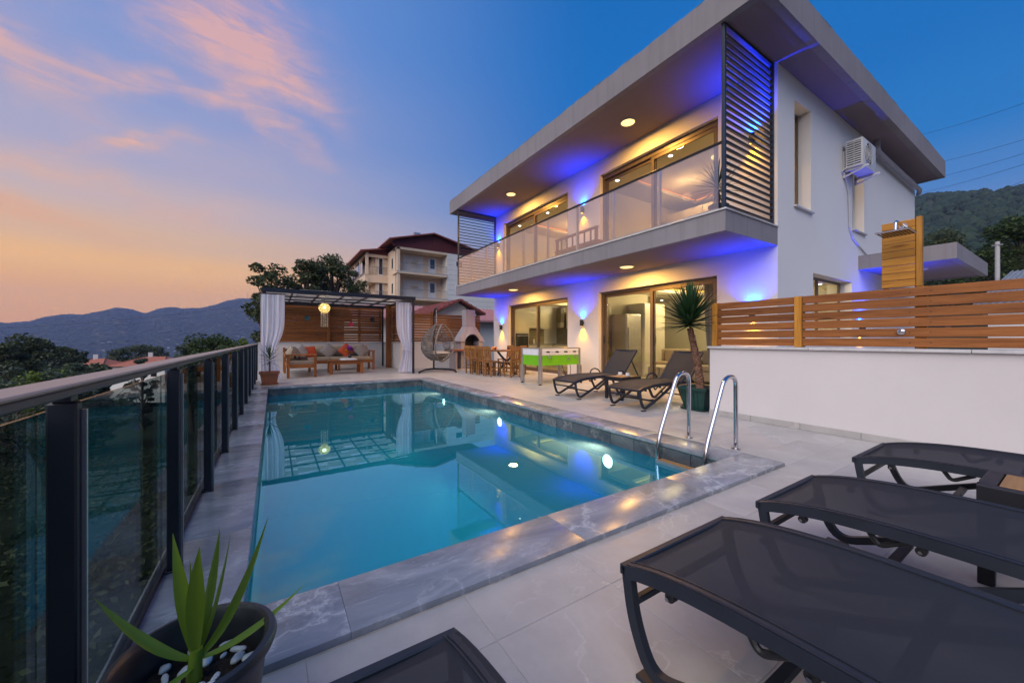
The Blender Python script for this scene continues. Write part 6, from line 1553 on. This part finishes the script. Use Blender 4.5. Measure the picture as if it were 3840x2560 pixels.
def at(px, py, d):
    a0 = math.atan2(894.16,1402.0); u = (px-1920)/1402.0; v = (1275-py)/1402.0; return (d*(math.sin(a0)+math.cos(a0)*u), d*(math.cos(a0)-math.sin(a0)*u), 1.05+d*v)
for i, (pa, pb) in enumerate((((3350,528),(3900,366)),((3350,640),(3900,505)),((3350,697),(3900,556)),((3350,743),(3900,596)),((3350,836),(3900,655)))):
    wire('power_cable', ('topmost','second highest','middle','second lowest','lowest')[i]+' power cable in the sky right of the villa', at(*pa,75), at(*pb,48), .5, .022)
wire('power_cable', 'upper power cable crossing the blue hills on the left', at(-60,1233,150), at(1010,1133,150), 1.5, .055); wire('power_cable', 'lower power cable crossing the blue hills on the left', at(-60,1257,150), at(1010,1150,150), 1.5, .03)
mst = tag(build(MB().tube([at(929,1128,2980), at(929,1098,2980)], 1.3, 5), 'radio_mast', 'mast_grey'), 'tiny radio mast on the highest blue hill top', 'mast')

# ------------------------------------------------------------------ woods on the far slopes: nobody could count them
def blobs(name, label, pts, mat):
    mb = MB(); rr = random.Random(33)
    for (p, s, hh) in pts:
        o = len(mb.v); k = 5; a0 = rr.uniform(0,6)
        for (zz, rf) in ((0,.75),(.45,1.0),(.8,.6)):
            for i in range(k):
                a = a0+2*math.pi*i/k; q = rr.uniform(.75,1.2); mb.v.append((p[0]+s*rf*q*math.cos(a), p[1]+s*rf*q*math.sin(a), p[2]+hh*zz*rr.uniform(.9,1.1)))
        mb.v.append((p[0]+rr.uniform(-.2,.2)*s, p[1], p[2]+hh))
        for j in range(2):
            for i in range(k): l = (i+1) % k; mb.f.append((o+j*k+i,o+j*k+l,o+j*k+k+l,o+j*k+k+i))
        for i in range(k): mb.f.append((o+2*k+i,o+2*k+(i+1) % k,o+3*k))
    tag(build(mb, name, mat), label, 'forest', kind='stuff')
rr = random.Random(17); pts = []
def patch(a, r_): return math.sin(a*.9+r_*.013)+math.sin(a*2.3-r_*.021+1.7)+.7*math.sin(a*5.1+r_*.033)
for _ in range(16000):
    a = rr.uniform(56,99); r_ = 130*(8.0**rr.random()); 
    if patch(a, r_) < -1.25: continue
    pts.append(((math.sin(R(a))*r_, math.cos(R(a))*r_, H(a,r_)-.6), rr.uniform(2.0,4.2), rr.uniform(3.5,7.5)))
blobs('hillside_forest', 'dark pine forest covering the right hillside', pts, 'leaf_hill')
pts = []
for _ in range(12000):
    a = rr.uniform(-31,14); r_ = rr.uniform(1600,3010) if rr.random() < .75 else rr.uniform(2900,3015); s = rr.uniform(6,12)
    pts.append(((math.sin(R(a))*r_, math.cos(R(a))*r_, H(a,r_)-1.5), s, rr.uniform(5,9)))
blobs('ridge_forest', 'blue hazy forest on the distant left ridge', pts, 'leaf_far')
pts = []
for _ in range(3200):
    a = rr.uniform(-34,16); r_ = 90*(14**rr.random())
    pts.append(((math.sin(R(a))*r_, math.cos(R(a))*r_, H(a,r_)-.5), rr.uniform(1.6,3.6)*(1+r_/900), rr.uniform(2.5,5)*(1+r_/900)))
blobs('valley_woods', 'scattered trees across the valley floor', pts, 'leaf_far')
m = MB(); rr = random.Random(5)
for _ in range(70):
    a = rr.uniform(-20,-3); r_ = rr.uniform(1100,2100); x, y, z = math.sin(R(a))*r_, math.cos(R(a))*r_, H(a,r_); w_, d_, h_ = rr.uniform(6,15), rr.uniform(6,10), rr.uniform(3,6); m.box(x-w_/2,y-d_/2,z-3,x+w_/2,y+d_/2,z+h_)
tag(build(m, 'far_town', 'far_wall'), 'tiny pale buildings of a far town in the valley', 'town', kind='stuff')

# ------------------------------------------------------------------ evening haze
HAZE = True
if HAZE:
    t = NT('haze_air'); pv = t.n('ShaderNodeVolumePrincipled'); pv.inputs['Color'].default_value = (.46,.56,1.0,1); pv.inputs['Density'].default_value = 0.00018; pv.inputs['Anisotropy'].default_value = 0.0; pv.inputs['Density Attribute'].default_value = ''; t.m.cycles.homogeneous_volume = True
    t.l(pv.outputs[0], t.out.inputs['Volume'])
    hz = build(MB().box(-3400,-3400,-420,3400,3400,305), 'haze', 'haze_air'); tag(hz, kind='stuff')
